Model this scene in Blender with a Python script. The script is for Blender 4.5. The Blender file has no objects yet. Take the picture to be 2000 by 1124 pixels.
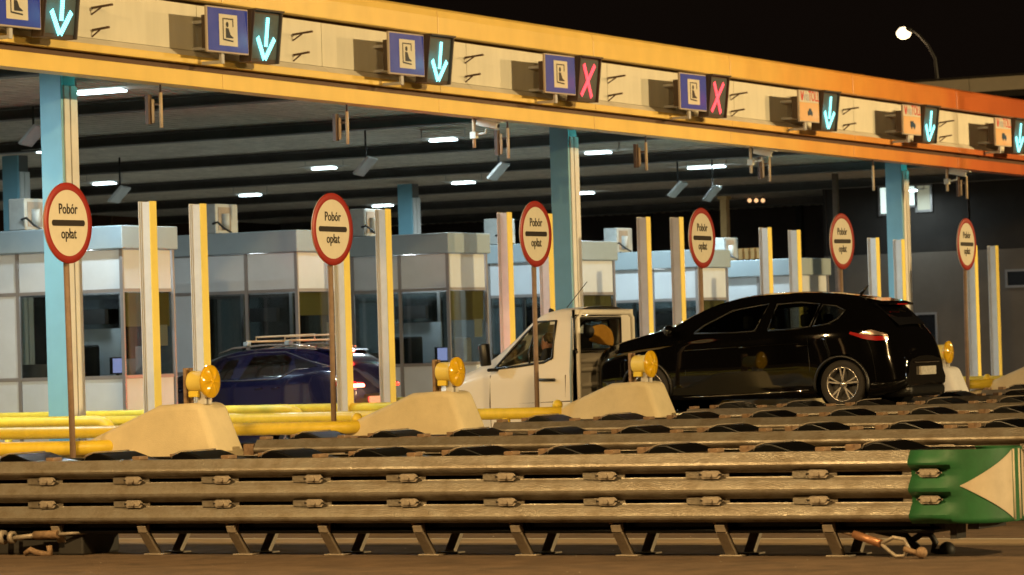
import bpy, bmesh, math, random
from mathutils import Vector, Matrix
random.seed(7)
R = math.radians
C = bpy.context.scene.collection
SC = bpy.context.scene
GZ = -0.06                                   # road level

# ------------------------------------------------------------------ camera
CAM = Vector((0, 0, 1.8))
yaw, pitch, roll, FPX = R(29.7), math.atan(120 / 7000), math.atan(.03), 7000.0
cf = Vector((-math.sin(yaw) * math.cos(pitch), math.cos(yaw) * math.cos(pitch), math.sin(pitch)))
cr = Vector((math.cos(yaw), math.sin(yaw), 0)); cu = cr.cross(cf)
CR = cr * math.cos(roll) - cu * math.sin(roll)
CU = cu * math.cos(roll) + cr * math.sin(roll)
cam_d = bpy.data.cameras.new('camera'); cam = bpy.data.objects.new('camera', cam_d); C.objects.link(cam)
cam.matrix_world = Matrix(((CR.x, CU.x, -cf.x, CAM.x), (CR.y, CU.y, -cf.y, CAM.y), (CR.z, CU.z, -cf.z, CAM.z), (0, 0, 0, 1)))
cam_d.sensor_width = 36; cam_d.lens = 36 * FPX / 2000; cam_d.clip_start = .5; cam_d.clip_end = 900
cam_d.dof.use_dof = True; cam_d.dof.focus_distance = 40; cam_d.dof.aperture_fstop = 4
SC.camera = cam

# ------------------------------------------------------------------ night sky, lights, exposure
w = bpy.data.worlds.new('World'); SC.world = w; w.use_nodes = True
bg = w.node_tree.nodes['Background']; bg.inputs[0].default_value = (.0042, .0026, .0017, 1); bg.inputs[1].default_value = 1.0
SC.view_settings.view_transform = 'Standard'; SC.view_settings.look = 'None'
SC.view_settings.exposure = 0; SC.view_settings.gamma = 1; SC.view_settings.use_curve_mapping = False
sun_d = bpy.data.lights.new('distant_mast_light', 'SUN'); sun_d.energy = 2.4; sun_d.angle = R(.7); sun_d.color = (1, .72, .34)
sun = bpy.data.objects.new('distant_mast_light', sun_d); C.objects.link(sun)
sdir = Vector((-1, -.26, -.18)).normalized()          # direction the light travels
sun.rotation_euler = sdir.to_track_quat('-Z', 'Y').to_euler()
SC.cycles.use_denoising = True
SC.cycles.max_bounces = 6; SC.cycles.diffuse_bounces = 2; SC.cycles.glossy_bounces = 3; SC.cycles.transparent_max_bounces = 12; SC.cycles.transmission_bounces = 4
SC.cycles.sample_clamp_indirect = 4; SC.cycles.caustics_reflective = False; SC.cycles.caustics_refractive = False

def lamp(name, kind, loc, power, col, target=None, size=.5, spot=None, blend=.5, size_y=None, parent=None):
    d = bpy.data.lights.new(name, kind); d.energy = power; d.color = col
    if kind == 'AREA':
        d.size = size
        if size_y: d.shape = 'RECTANGLE'; d.size_y = size_y
    else: d.shadow_soft_size = size
    if kind == 'SPOT': d.spot_size = R(spot); d.spot_blend = blend
    o = bpy.data.objects.new(name, d); C.objects.link(o); o.location = loc
    if target is not None: o.rotation_euler = (Vector(target) - Vector(loc)).to_track_quat('-Z', 'Y').to_euler()
    if parent: o.parent = parent; o.location = Vector(loc) - parent.location
    return o
SODIUM = (1, .65, .27)
FLUOR = (.74, .93, 1.0)

# ------------------------------------------------------------------ pixel rays (photo 2000 x 1124) onto a real plane
def ray(px, py): return cf + CR * ((px - 1000) / FPX) + CU * ((562 - py) / FPX)
def onY(px, py, Y):
    d = ray(px, py); p = CAM + d * (Y / d.y); return p.x, p.z
def onX(px, py, X):
    d = ray(px, py); p = CAM + d * (X / d.x); return p.y, p.z

# ------------------------------------------------------------------ materials
MATS = {}
def mat(name, col, rough=.5, metal=0, noise=0, nscale=6, bump=0, bscale=40, emit=None, estr=0, coat=0, dark=None, stretch=(1, 1, 1), spec=.5, thr=None, world=False, rot=0):
    if name in MATS: return MATS[name]
    m = bpy.data.materials.new(name); m.use_nodes = True; nt = m.node_tree; N = nt.nodes; L = nt.links
    b = N['Principled BSDF']; b.inputs['Base Color'].default_value = (*col, 1); b.inputs['Roughness'].default_value = rough
    b.inputs['Metallic'].default_value = metal; b.inputs['Coat Weight'].default_value = coat; b.inputs['Specular IOR Level'].default_value = spec
    b.inputs['Coat Roughness'].default_value = .03
    if noise or bump:
        tc = N.new('ShaderNodeTexCoord'); mp = N.new('ShaderNodeMapping'); mp.inputs['Scale'].default_value = stretch
        mp.inputs['Rotation'].default_value = (0, rot, 0)
        if world: gg = N.new('ShaderNodeNewGeometry'); L.new(gg.outputs['Position'], mp.inputs[0])
        else: L.new(tc.outputs['Object'], mp.inputs[0])
    if noise:
        n = N.new('ShaderNodeTexNoise'); n.inputs['Scale'].default_value = nscale; n.inputs['Detail'].default_value = 6; n.inputs['Roughness'].default_value = .65
        L.new(mp.outputs[0], n.inputs[0])
        rp = N.new('ShaderNodeValToRGB'); a, c = thr or (.3, .7); rp.color_ramp.elements[0].position = a; rp.color_ramp.elements[1].position = c
        L.new(n.outputs['Fac'], rp.inputs[0])
        mx = N.new('ShaderNodeMix'); mx.data_type = 'RGBA'
        d = dark or tuple(x * (1 - noise) for x in col)
        mx.inputs['A'].default_value = (*d, 1); mx.inputs['B'].default_value = (*col, 1)
        L.new(rp.outputs[0], mx.inputs['Factor']); L.new(mx.outputs['Result'], b.inputs['Base Color'])
        mr = N.new('ShaderNodeMapRange'); mr.inputs['To Min'].default_value = min(1, rough + .15); mr.inputs['To Max'].default_value = rough
        L.new(rp.outputs[0], mr.inputs[0]); L.new(mr.outputs[0], b.inputs['Roughness'])
    if bump:
        n2 = N.new('ShaderNodeTexNoise'); n2.inputs['Scale'].default_value = bscale; n2.inputs['Detail'].default_value = 4
        L.new(mp.outputs[0], n2.inputs[0]); bp = N.new('ShaderNodeBump'); bp.inputs['Strength'].default_value = bump; bp.inputs['Distance'].default_value = .02
        L.new(n2.outputs['Fac'], bp.inputs['Height']); L.new(bp.outputs[0], b.inputs['Normal'])
    if emit: b.inputs['Emission Color'].default_value = (*emit, 1); b.inputs['Emission Strength'].default_value = estr
    MATS[name] = m; return m
def glass(name, tint=(.7, .75, .75), alpha=.25, rough=.03):
    if name in MATS: return MATS[name]
    m = bpy.data.materials.new(name); m.use_nodes = True; nt = m.node_tree; N = nt.nodes; L = nt.links
    N.remove(N['Principled BSDF']); out = N['Material Output']
    t = N.new('ShaderNodeBsdfTransparent'); t.inputs[0].default_value = (*tint, 1)
    g = N.new('ShaderNodeBsdfGlossy'); g.inputs['Roughness'].default_value = rough; g.inputs[0].default_value = (.9, .9, .9, 1)
    f = N.new('ShaderNodeFresnel'); gb = N.new('ShaderNodeNewGeometry'); ir = N.new('ShaderNodeMapRange'); ir.inputs['To Min'].default_value = 1.5; ir.inputs['To Max'].default_value = 1 / 1.5   # same reflection from both faces of a pane
    L.new(gb.outputs['Backfacing'], ir.inputs[0]); L.new(ir.outputs[0], f.inputs[0])
    ad = N.new('ShaderNodeMath'); ad.operation = 'ADD'; ad.inputs[1].default_value = alpha * .2; ad.use_clamp = True
    mx = N.new('ShaderNodeMixShader'); L.new(f.outputs[0], ad.inputs[0]); L.new(ad.outputs[0], mx.inputs[0]); L.new(t.outputs[0], mx.inputs[1]); L.new(g.outputs[0], mx.inputs[2]); L.new(mx.outputs[0], out.inputs[0])
    MATS[name] = m; return m

def band_paint(name, gloss=.4):
    """canopy paint that runs from yellow to orange to red along the canopy"""
    m = bpy.data.materials.new(name); m.use_nodes = True; nt = m.node_tree; N = nt.nodes; L = nt.links; b = N['Principled BSDF']; b.inputs['Roughness'].default_value = gloss
    g = N.new('ShaderNodeNewGeometry'); s = N.new('ShaderNodeSeparateXYZ'); L.new(g.outputs['Position'], s.inputs[0])
    mr = N.new('ShaderNodeMapRange'); mr.inputs['From Min'].default_value = 45; mr.inputs['From Max'].default_value = 85; L.new(s.outputs['Y'], mr.inputs[0])
    nz = N.new('ShaderNodeTexNoise'); nz.inputs['Scale'].default_value = 1.2; L.new(g.outputs['Position'], nz.inputs[0])
    ad = N.new('ShaderNodeMath'); ad.operation = 'MULTIPLY_ADD'; ad.inputs[1].default_value = .10; L.new(nz.outputs[0], ad.inputs[0]); L.new(mr.outputs[0], ad.inputs[2])
    rp = N.new('ShaderNodeValToRGB'); e = rp.color_ramp.elements
    e[0].position = 0; e[0].color = (.86, .60, .15, 1); e[1].position = 1; e[1].color = (.30, .055, .02, 1)
    for p, c in ((.5, (.88, .59, .15)), (.68, (.74, .32, .06)), (.84, (.52, .13, .03))):
        x = e.new(p); x.color = (*c, 1)
    L.new(ad.outputs[0], rp.inputs[0])
    mp = N.new('ShaderNodeMapping'); mp.inputs['Scale'].default_value = (1, 1.1, .5); L.new(g.outputs['Position'], mp.inputs[0])
    n2 = N.new('ShaderNodeTexNoise'); n2.inputs['Scale'].default_value = 1.8; n2.inputs['Detail'].default_value = 7; L.new(mp.outputs[0], n2.inputs[0])
    r2 = N.new('ShaderNodeMapRange'); r2.inputs['From Min'].default_value = .3; r2.inputs['From Max'].default_value = .62; r2.inputs['To Min'].default_value = .90; L.new(n2.outputs[0], r2.inputs[0])
    mu = N.new('ShaderNodeVectorMath'); mu.operation = 'SCALE'; L.new(rp.outputs[0], mu.inputs[0]); L.new(r2.outputs[0], mu.inputs['Scale']); L.new(mu.outputs[0], b.inputs['Base Color']); return m

M = dict(
 asphalt=mat('asphalt', (.155, .10, .06), .85, noise=.55, nscale=2.6, bump=.9, bscale=60),
 strip=mat('pale_road_strip', (.30, .22, .13), .8, noise=.35, nscale=3, bump=.2),
 marking=mat('marking_paint', (.5, .47, .4), .7, noise=.5, nscale=5),
 slab=mat('pale_bounce_concrete', (.44, .40, .34), .8, noise=.25, nscale=1.5, bump=.15),
 concrete=mat('concrete', (.38, .36, .32), .85, noise=.25, nscale=3, bump=.3, bscale=50),
 galv=mat('galvanised_steel', (.33, .30, .25), .34, metal=.6, noise=.5, nscale=4.5, bump=.3, bscale=55, dark=(.20, .165, .12), stretch=(1, 1, 1.6), thr=(.36, .62), world=True),
 galv_plain=mat('worn_zinc', (.40, .34, .27), .5, metal=.3, noise=.4, nscale=9, bump=.2),
 rust=mat('rusty_steel', (.33, .22, .13), .65, metal=.2, noise=.6, nscale=8, bump=.4, dark=(.12, .07, .04)),
 blackplastic=mat('black_plastic', (.002, .002, .002), .33, spec=.25),
 green=mat('green_plastic', (.014, .115, .034), .5, noise=.35, nscale=4, bump=.06, bscale=20),
 nose_cream=mat('reflective_cream', (.50, .43, .32), .5, noise=.2, nscale=4),
 cone_cream=mat('cream_concrete_paint', (.66, .56, .35), .75, noise=.2, nscale=2.2, bump=.25, bscale=70),
 cone_lit=mat('light_whitened_paint', (.75, .75, .76), .7, noise=.15, nscale=5, bump=.2, bscale=70),  # wedge paint whitened to carry the fluorescent light falling on it
 postyellow=mat('post_yellow', (.86, .68, .15), .45, noise=.08, nscale=4),
 yellow=mat('yellow_paint', (.84, .62, .05), .38, noise=.18, nscale=7, bump=.05),
 amber=mat('amber_lens', (.68, .40, .012), .16, coat=.8),
 post_grey=mat('pale_grey_paint', (.55, .54, .52), .5, noise=.15, nscale=5),
 postside=mat('post_side_grey', (.64, .63, .60), .5, noise=.12, nscale=5),
 red=mat('red_sign_paint', (.33, .022, .014), .4, noise=.15, nscale=3),
 cream=mat('cream_sign_face', (.72, .66, .52), .45, noise=.1, nscale=4),
 black=mat('black_lettering', (.02, .014, .01), .5),
 pole=mat('brown_grey_pole', (.24, .16, .11), .55, noise=.3, nscale=10),
 panel=mat('cream_panel', (.76, .72, .58), .45, noise=.16, nscale=1.6, stretch=(1, 1.6, .35), world=True, bump=.04, bscale=3, thr=(.25, .75)),
 ledge=mat('cream_ledge', (.72, .66, .54), .5, noise=.12, nscale=2),
 joint=mat('dark_joint', (.05, .03, .02), .7),
 bronze=mat('dark_bronze', (.10, .05, .025), .5),
 deck=mat('zinc_deck', (.66, .60, .50), .55, metal=.3, noise=.3, nscale=2),
 beam=mat('dark_beam', (.11, .10, .09), .5, noise=.3, nscale=2),
 teal=mat('teal_cladding', (.20, .44, .55), .4, noise=.12, nscale=1.5),
 colwhite=mat('white_cladding', (.70, .68, .64), .45, noise=.15, nscale=2),
 coldark=mat('dark_cladding', (.12, .11, .10), .5),
 booth=mat('booth_white', (.50, .54, .57), .4, noise=.12, nscale=1.5),
 boothroof=mat('booth_grey_band', (.25, .31, .34), .45, noise=.12, nscale=1.2),
 frame=mat('aluminium_frame', (.26, .24, .23), .4, metal=.4),
 blind=mat('olive_blind', (.42, .33, .09), .8, noise=.2, nscale=20, stretch=(1, 1, 6)),
 interior=mat('dim_interior', (.34, .28, .22), .8, noise=.5, nscale=2),
 desk=mat('desk_wood', (.20, .13, .08), .6),
 paper=mat('paper', (.7, .66, .55), .8),
 screen=mat('screen_glow', (.02, .02, .05), .3, emit=(.5, .55, 1), estr=1.2),
 acwhite=mat('ac_white', (.36, .38, .37), .5, noise=.2, nscale=6),
 dark=mat('dark_metal', (.03, .028, .026), .5, noise=.3, nscale=6),
 blue=mat('blue_sign', (.015, .045, .50), .35, noise=.15, nscale=3),
 orange=mat('orange_sign', (.80, .46, .18), .45, noise=.1, nscale=3),
 signedge=mat('sign_edge', (.5, .42, .34), .5),
 tollred=mat('lettering_red', (.62, .05, .03), .5),
 tollgrey=mat('lettering_grey', (.45, .45, .50), .5),
 ledback=mat('led_backplate', (.08, .10, .095), .35, noise=.3, nscale=6),
 ledbox=mat('led_housing', (.07, .045, .03), .5),
 ledcyan=mat('led_cyan', (.0, .3, .3), .5, emit=(.28, .95, .98), estr=2.6),
 ledred=mat('led_red', (.3, .0, .0), .5, emit=(1, .07, .10), estr=2.2),
 ledteal=mat('led_teal', (0, .3, .3), .5, emit=(.05, .8, .75), estr=5),
 cam=mat('camera_housing', (.55, .55, .50), .45, noise=.1, nscale=8),
 hang=mat('hanging_bar', (.60, .46, .30), .5, noise=.2, nscale=10),
 hangdark=mat('hanging_bracket', (.10, .06, .04), .5),
 tube=mat('lit_diffuser', (1, 1, 1), .5, emit=(.72, .95, 1), estr=9),
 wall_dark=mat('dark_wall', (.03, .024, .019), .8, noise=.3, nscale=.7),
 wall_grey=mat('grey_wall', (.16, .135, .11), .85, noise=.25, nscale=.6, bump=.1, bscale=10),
 winlit=mat('lit_window', (.5, .5, .5), .5, emit=(.75, .95, .85), estr=1.1),
 windim=mat('blind_window', (.4, .38, .3), .6, emit=(.6, .6, .4), estr=.28),
 windark=mat('unlit_window', (.01, .01, .012), .15),
 brownwall=mat('brown_wall', (.055, .035, .027), .85, noise=.3, nscale=.6),
 orangecol=mat('ochre_render', (.55, .33, .12), .7, noise=.2, nscale=4),
 lampglow=mat('sodium_bulb', (1, .8, .5), .5, emit=(1, .78, .48), estr=3),
 lampglow2=mat('sodium_bulb_near', (1, .8, .5), .5, emit=(1, .62, .27), estr=90),
 whiteglow=mat('added_white_bulb', (1, 1, 1), .5, emit=(.7, .85, 1), estr=70),
 carblack=mat('black_car_paint', (.0022, .002, .002), .05, coat=1, spec=.5),
 carblue=mat('blue_car_paint', (.004, .005, .034), .22, metal=.3, coat=1),
 carwhite=mat('white_van_paint', (.74, .69, .60), .3, coat=.5, noise=.06, nscale=2),
 trim=mat('black_trim', (.008, .008, .008), .35),
 rubber=mat('tyre_rubber', (.018, .015, .013), .75, bump=.2),
 alloy=mat('alloy_wheel', (.62, .58, .55), .22, metal=.85),
 alloydim=mat('dull_trim', (.12, .12, .13), .35, metal=.6),
 chrome=mat('chrome_trim', (.75, .72, .68), .12, metal=1),
 taillight=mat('red_taillight', (.35, .01, .01), .12, coat=1, emit=(1, .03, .01), estr=.03),
 tailclear=mat('clear_taillight', (.30, .22, .19), .15, metal=.5, coat=1),
 brakelit=mat('lit_brake_light', (.6, .02, .02), .3, emit=(1, .2, .12), estr=14),
 brakedim=mat('dim_brake_light', (.4, .02, .02), .3, emit=(1, .05, .02), estr=2.5),
 plate=mat('number_plate', (.65, .62, .55), .5, noise=.4, nscale=30),
 seat=mat('seat_fabric', (.02, .02, .02), .9), seatgrey=mat('seat_grey', (.10, .10, .095), .9),
 skin=mat('skin', (.42, .20, .13), .55), hair=mat('dark_hair', (.012, .008, .006), .7), shirt=mat('dark_jacket', (.02, .02, .022), .85),
 orangecloth=mat('orange_cloth', (.85, .36, .04), .8, noise=.2, nscale=10),
 bed=mat('flatbed_steel', (.05, .045, .04), .5, metal=.4, noise=.4, nscale=6),
 amberlit=mat('amber_side_lamp', (.8, .5, .1), .3, emit=(1, .7, .25), estr=1.6),
)
M['band'] = band_paint('canopy_band_paint'); M['cornice'] = band_paint('canopy_cornice_paint', .35)
M['glass'] = glass('window_glass', (.62, .66, .66), .2); M['carglass'] = glass('car_glass', (.30, .33, .32), .25); M['vanglass'] = glass('van_glass', (.85, .88, .86), .1)
for k in ('lampglow', 'ledcyan', 'ledred', 'screen', 'winlit', 'windim', 'amber', 'taillight', 'amberlit'):
    M[k].cycles.emission_sampling = 'NONE'

# ------------------------------------------------------------------ mesh builder (world coordinates in, local to the parent out)
class MB:
    def __init__(s): s.v = []; s.f = []; s.sm = []
    def add(s, vs, fs, smooth=False):
        n = len(s.v); s.v += [tuple(v) for v in vs]; s.f += [tuple(i + n for i in f) for f in fs]; s.sm += [smooth] * len(fs); return s
    def box(s, x0, x1, y0, y1, z0, z1):
        return s.add([(x0, y0, z0), (x1, y0, z0), (x1, y1, z0), (x0, y1, z0), (x0, y0, z1), (x1, y0, z1), (x1, y1, z1), (x0, y1, z1)],
                     [(0, 3, 2, 1), (4, 5, 6, 7), (0, 1, 5, 4), (1, 2, 6, 5), (2, 3, 7, 6), (3, 0, 4, 7)])
    def bar(s, a, b, w, h, up=(0, 0, 1)):
        a = Vector(a); b = Vector(b); d = (b - a).normalized(); u = Vector(up)
        sd = d.cross(u)
        if sd.length < 1e-4: sd = d.cross(Vector((1, 0, 0)))
        sd.normalize(); u = sd.cross(d).normalized(); vs = []
        for p in (a, b):
            for i, j in ((-1, -1), (1, -1), (1, 1), (-1, 1)): vs.append(p + sd * (w / 2 * i) + u * (h / 2 * j))
        return s.add(vs, [(3, 2, 1, 0), (4, 5, 6, 7), (0, 1, 5, 4), (1, 2, 6, 5), (2, 3, 7, 6), (3, 0, 4, 7)])
    def tube(s, pts, r, n=12, cap=True):
        pts = [Vector(p) for p in pts]; rs = r if isinstance(r, (list, tuple)) else [r] * len(pts); vs = []; prev = None
        for i, p in enumerate(pts):
            d = (pts[min(i + 1, len(pts) - 1)] - pts[max(i - 1, 0)]).normalized()
            if prev is None: a = Vector((0, 0, 1)) if abs(d.z) < .9 else Vector((1, 0, 0)); sd = d.cross(a).normalized()
            else: sd = (prev - d * prev.dot(d)).normalized()
            prev = sd; u = sd.cross(d)
            for k in range(n):
                t = 2 * math.pi * k / n; vs.append(p + (sd * math.cos(t) + u * math.sin(t)) * rs[i])
        fs = []
        for i in range(len(pts) - 1):
            for k in range(n): fs.append((i * n + k, i * n + (k + 1) % n, (i + 1) * n + (k + 1) % n, (i + 1) * n + k))
        s.add(vs, fs, True)
        if cap: m = len(s.v) - len(vs); s.f += [tuple(m + k for k in range(n))[::-1], tuple(m + (len(pts) - 1) * n + k for k in range(n))]; s.sm += [False] * 2
        return s
    def prism(s, poly, axis, a, b, smooth=False):
        """poly in the two other axes, extruded from a to b"""
        def P(p, t): return (t, p[0], p[1]) if axis == 'x' else ((p[0], t, p[1]) if axis == 'y' else (p[0], p[1], t))
        n = len(poly); vs = [P(p, a) for p in poly] + [P(p, b) for p in poly]
        s.add(vs, [(i, (i + 1) % n, n + (i + 1) % n, n + i) for i in range(n)], smooth)
        s.add(vs, [tuple(range(n))[::-1], tuple(range(n, 2 * n))]); return s
    def lathe(s, c, prof, n=28, axis='x'):
        """prof = [(offset along axis, radius)]"""
        vs = []; fs = []
        for o, r in prof:
            for k in range(n):
                t = 2 * math.pi * k / n; a, b = r * math.cos(t), r * math.sin(t)
                vs.append((c[0] + o, c[1] + a, c[2] + b) if axis == 'x' else ((c[0] + a, c[1] + o, c[2] + b) if axis == 'y' else (c[0] + a, c[1] + b, c[2] + o)))
        for i in range(len(prof) - 1):
            for k in range(n): fs.append((i * n + k, i * n + (k + 1) % n, (i + 1) * n + (k + 1) % n, (i + 1) * n + k))
        return s.add(vs, fs, True)
    def grid(s, rows, smooth=True, skip=None):
        m = len(rows[0]); vs = [p for r in rows for p in r]; fs = []
        for i in range(len(rows) - 1):
            for j in range(m - 1):
                if skip and skip(i, j): continue
                fs.append((i * m + j, i * m + j + 1, (i + 1) * m + j + 1, (i + 1) * m + j))
        return s.add(vs, fs, smooth)
    def sphere(s, c, r, n=12, m=8, sc=(1, 1, 1)):
        rows = []
        for i in range(m + 1):
            t = math.pi * i / m
            rows.append([(c[0] + r * sc[0] * math.sin(t) * math.cos(2 * math.pi * k / n), c[1] + r * sc[1] * math.sin(t) * math.sin(2 * math.pi * k / n), c[2] + r * sc[2] * math.cos(t)) for k in range(n + 1)])
        return s.grid(rows)
    def build(s, name, m, parent=None, bevel=0, seg=2, fix=True, sub=0, solid=0, auto=0):
        root = parent; off = Vector((0, 0, 0))
        while root is not None: off += root.location; root = root.parent
        me = bpy.data.meshes.new(name); me.from_pydata([tuple(Vector(v) - off) for v in s.v], [], s.f)
        me.polygons.foreach_set('use_smooth', s.sm)
        if fix:
            bm = bmesh.new(); bm.from_mesh(me); bmesh.ops.remove_doubles(bm, verts=bm.verts, dist=.0004); bmesh.ops.recalc_face_normals(bm, faces=bm.faces)
            if auto:
                for f_ in bm.faces: f_.smooth = True
                for e_ in bm.edges: e_.smooth = not (len(e_.link_faces) == 2 and e_.calc_face_angle(0) > R(auto))
            bm.to_mesh(me); bm.free()
        me.materials.append(m if not isinstance(m, str) else M[m])
        o = bpy.data.objects.new(name, me); C.objects.link(o); o.parent = parent
        if solid: q = o.modifiers.new('solid', 'SOLIDIFY'); q.thickness = solid; q.offset = -1
        if bevel: q = o.modifiers.new('bevel', 'BEVEL'); q.width = bevel; q.segments = seg; q.limit_method = 'ANGLE'; q.angle_limit = R(35)
        if sub: q = o.modifiers.new('sub', 'SUBSURF'); q.levels = sub; q.render_levels = sub
        return o
def tag(o, label=None, cat=None, group=None, kind=None):
    if label: o['label'] = label
    if cat: o['category'] = cat
    if group: o['group'] = group
    if kind: o['kind'] = kind
    return o
def thing(name, loc, label, cat, group=None):
    o = bpy.data.objects.new(name, None); C.objects.link(o); o.location = loc; o.empty_display_size = .2
    return tag(o, label, cat, group)
def copy_tree(o, loc=None, label=None, parent=None):
    c = o.copy(); C.objects.link(c); c.parent = parent
    if loc is not None: c.location = loc
    if label: c['label'] = label
    for ch in list(o.children):
        copy_tree(ch, parent=c)
    return c
def piece(src, loc, parent):
    c = src.copy(); C.objects.link(c); c.parent = parent; c.location = loc; return c
def text(name, body, size, loc, m, parent, depth=.002, sx=1):
    cu_ = bpy.data.curves.new(name, 'FONT'); cu_.body = body; cu_.size = size; cu_.align_x = 'CENTER'; cu_.align_y = 'CENTER'; cu_.extrude = depth; cu_.offset = size * .008; cu_.resolution_u = 3
    cu_.materials.append(M[m]); o = bpy.data.objects.new(name, cu_); C.objects.link(o)
    me = bpy.data.meshes.new_from_object(o); bpy.data.objects.remove(o); o = bpy.data.objects.new(name, me); C.objects.link(o)
    o.parent = parent; o.location = Vector(loc) - parent.location; o.rotation_euler = (R(90), 0, R(90)); o.scale = (sx, 1, 1)
    return o
Yc = lambda n: 33.43 + 5.25 * n
ORD = {-1: 'nearest', 0: 'second', 1: 'third', 2: 'fourth', 3: 'fifth', 4: 'sixth', 5: 'seventh', 6: 'eighth'}

# ------------------------------------------------------------------ ground
g = MB(); g.add([(-400, -60, GZ), (300, -60, GZ), (300, 500, GZ), (-400, 500, GZ)], [(0, 1, 2, 3)])
tag(g.build('ground', 'asphalt'), kind='structure')
for n in range(-1, 8):
    if n == -1:
        m = MB(); m.add([(-60, 29.55, GZ + .002), (10, 29.55, GZ + .002), (10, 30.45, GZ + .002), (-60, 30.45, GZ + .002)], [(0, 1, 2, 3)]); tag(m.build('road_strip', 'strip'), kind='structure')  # band of road coloured paler than the asphalt around it
    for dy in ((1.35,) if n != -1 else (2.3,)):
        m = MB(); y = Yc(n) + dy; m.add([(-60, y - .07, GZ + .004), (10, y - .07, GZ + .004), (10, y + .07, GZ + .004), (-60, y + .07, GZ + .004)], [(0, 1, 2, 3)])
        tag(m.build('lane_marking', 'marking'), kind='structure')
m = MB(); m.add([(-75, 31.2, GZ + .001), (-25.5, 31.2, GZ + .001), (-25.5, 92, GZ + .001), (-75, 92, GZ + .001)], [(0, 1, 2, 3)]); tag(m.build('bounce_slab', 'slab'), kind='structure')  # pale slab added to bounce light up to the soffit
for n in range(-1, 8):
    m = MB(); y = Yc(n) - .2
    m.prism([(-46, y - .75), (-24.3, y - .75), (-23.9, y - .45), (-23.8, y), (-23.9, y + .45), (-24.3, y + .75), (-46, y + .75)], 'z', GZ - .05, GZ + .15)
    tag(m.build('traffic_island', 'concrete', bevel=.03), kind='structure')
m = MB()
for k in range(70):   # scattered grit and glass crumbs on the road
    x = random.uniform(-22, -10.5); y = random.uniform(25.6, 31.5); r = random.uniform(.004, .011)
    m.add([(x - r, y, GZ + .003), (x, y - r, GZ + .003), (x + r, y, GZ + .003), (x, y + r, GZ + .003), (x, y, GZ + r)], [(0, 1, 4), (1, 2, 4), (2, 3, 4), (3, 0, 4)])
tag(m.build('road_grit', 'galv_plain', fix=False), 'pale grit scattered over the asphalt', 'grit', kind='stuff')

# ------------------------------------------------------------------ canopy
ZC = lambda y: -.0125 * (y - 55.6)
CX = -31.6
canopy = thing('toll_canopy', (CX, 62, GZ), 'long toll plaza canopy with yellow to red bands and cream fascia', 'canopy')
def sprism(poly, y0, y1):
    """poly = (x, z) profile, run along y, following the canopy's fall"""
    m = MB(); n = len(poly); vs = [(p[0], y0, p[1] + ZC(y0)) for p in poly] + [(p[0], y1, p[1] + ZC(y1)) for p in poly]
    m.add(vs, [(i, (i + 1) % n, n + (i + 1) % n, n + i) for i in range(n)] + [tuple(range(n))[::-1], tuple(range(n, 2 * n))]); return m
joints = [33.5, 39.6] + [onX(px, 150, CX + .15)[0] for px in (437, 858, 1160, 1426, 1665, 1867)] + [84.2, 90.4, 96.6, 102.8]
jp = [36.2, 41.0] + [onX(px, 150, CX)[0] for px in (260, 627, 900)] 
panels = []
yy = 36.0
panel_edges = [33.5, 39.3] + [onX(px, 150, CX)[0] for px in (327 + 60, 630, 912, 1186, 1432, 1665, 1867)]
while panel_edges[-1] < 100: panel_edges.append(panel_edges[-1] + 5.3)
for a, b in zip(joints, joints[1:]):
    a += .006; b -= .006
    sprism([(CX - .55, 7.66), (CX + .06, 7.67), (CX + .13, 7.62), (CX + .155, 7.5), (CX + .155, 7.20), (CX - .2, 7.20), (CX - .55, 7.5)], a, b).build('cornice', 'cornice', canopy, bevel=.012)
    sprism([(CX + .13, 6.33), (CX + .17, 6.32), (CX + .17, 6.205), (CX - .1, 6.205), (CX - .1, 6.33)], a, b).build('upper_band', 'band', canopy, bevel=.008)
    sprism([(CX + .13, 6.10), (CX + .13, 5.86), (CX - .2, 5.86), (CX - .2, 6.10)], a, b).build('lower_band', 'band', canopy, bevel=.008)
for a, b in zip(panel_edges, panel_edges[1:]):
    a += .007; b -= .007
    sprism([(CX - .06, 7.145), (CX, 7.145), (CX, 6.435), (CX - .06, 6.435)], a, b).build('fascia_panel', 'panel', canopy)
    sprism([(CX - .06, 6.428), (CX + .004, 6.428), (CX + .125, 6.335), (CX + .125, 6.30), (CX - .06, 6.30)], a, b).build('ledge', 'ledge', canopy)
sprism([(CX - .3, 7.3), (CX - .065, 7.3), (CX - .065, 6.3), (CX + .03, 6.25), (CX + .03, 6.0), (CX - .3, 6.0)], 33.5, 102).build('backing', 'bronze', canopy)
# sloping roof, corrugated soffit, cross beams
sprism([(CX - .56, 7.5), (CX - .25, 7.55), (-60, 7.55), (-60, 7.3), (CX - .56, 7.3)], 33.5, 102).build('roof', 'dark', canopy)
m = MB(); pr = []; x = CX - .2; k = 0
while x > -60:
    pr += [(x, 6.38), (x - .11, 6.38), (x - .15, 6.26), (x - .26, 6.26)]; x -= .30
m.grid([[(p[0], y, p[1] + ZC(y)) for p in pr] for y in (33.5, 50, 70, 102)], smooth=False); m.build('soffit_deck', 'deck', canopy, fix=False)
for i in range(-1, 9):
    y = 43.9 + 6.75 * i; z = ZC(y)
    b = MB(); b.box(-60, CX - .25, y - .16, y + .16, 6.04 + z, 6.065 + z).box(-60, CX - .25, y - .03, y + .03, 6.065 + z, 6.22 + z).box(-60, CX - .25, y - .16, y + .16, 6.22 + z, 6.255 + z)
    b.build('beam', 'beam', canopy)
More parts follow.
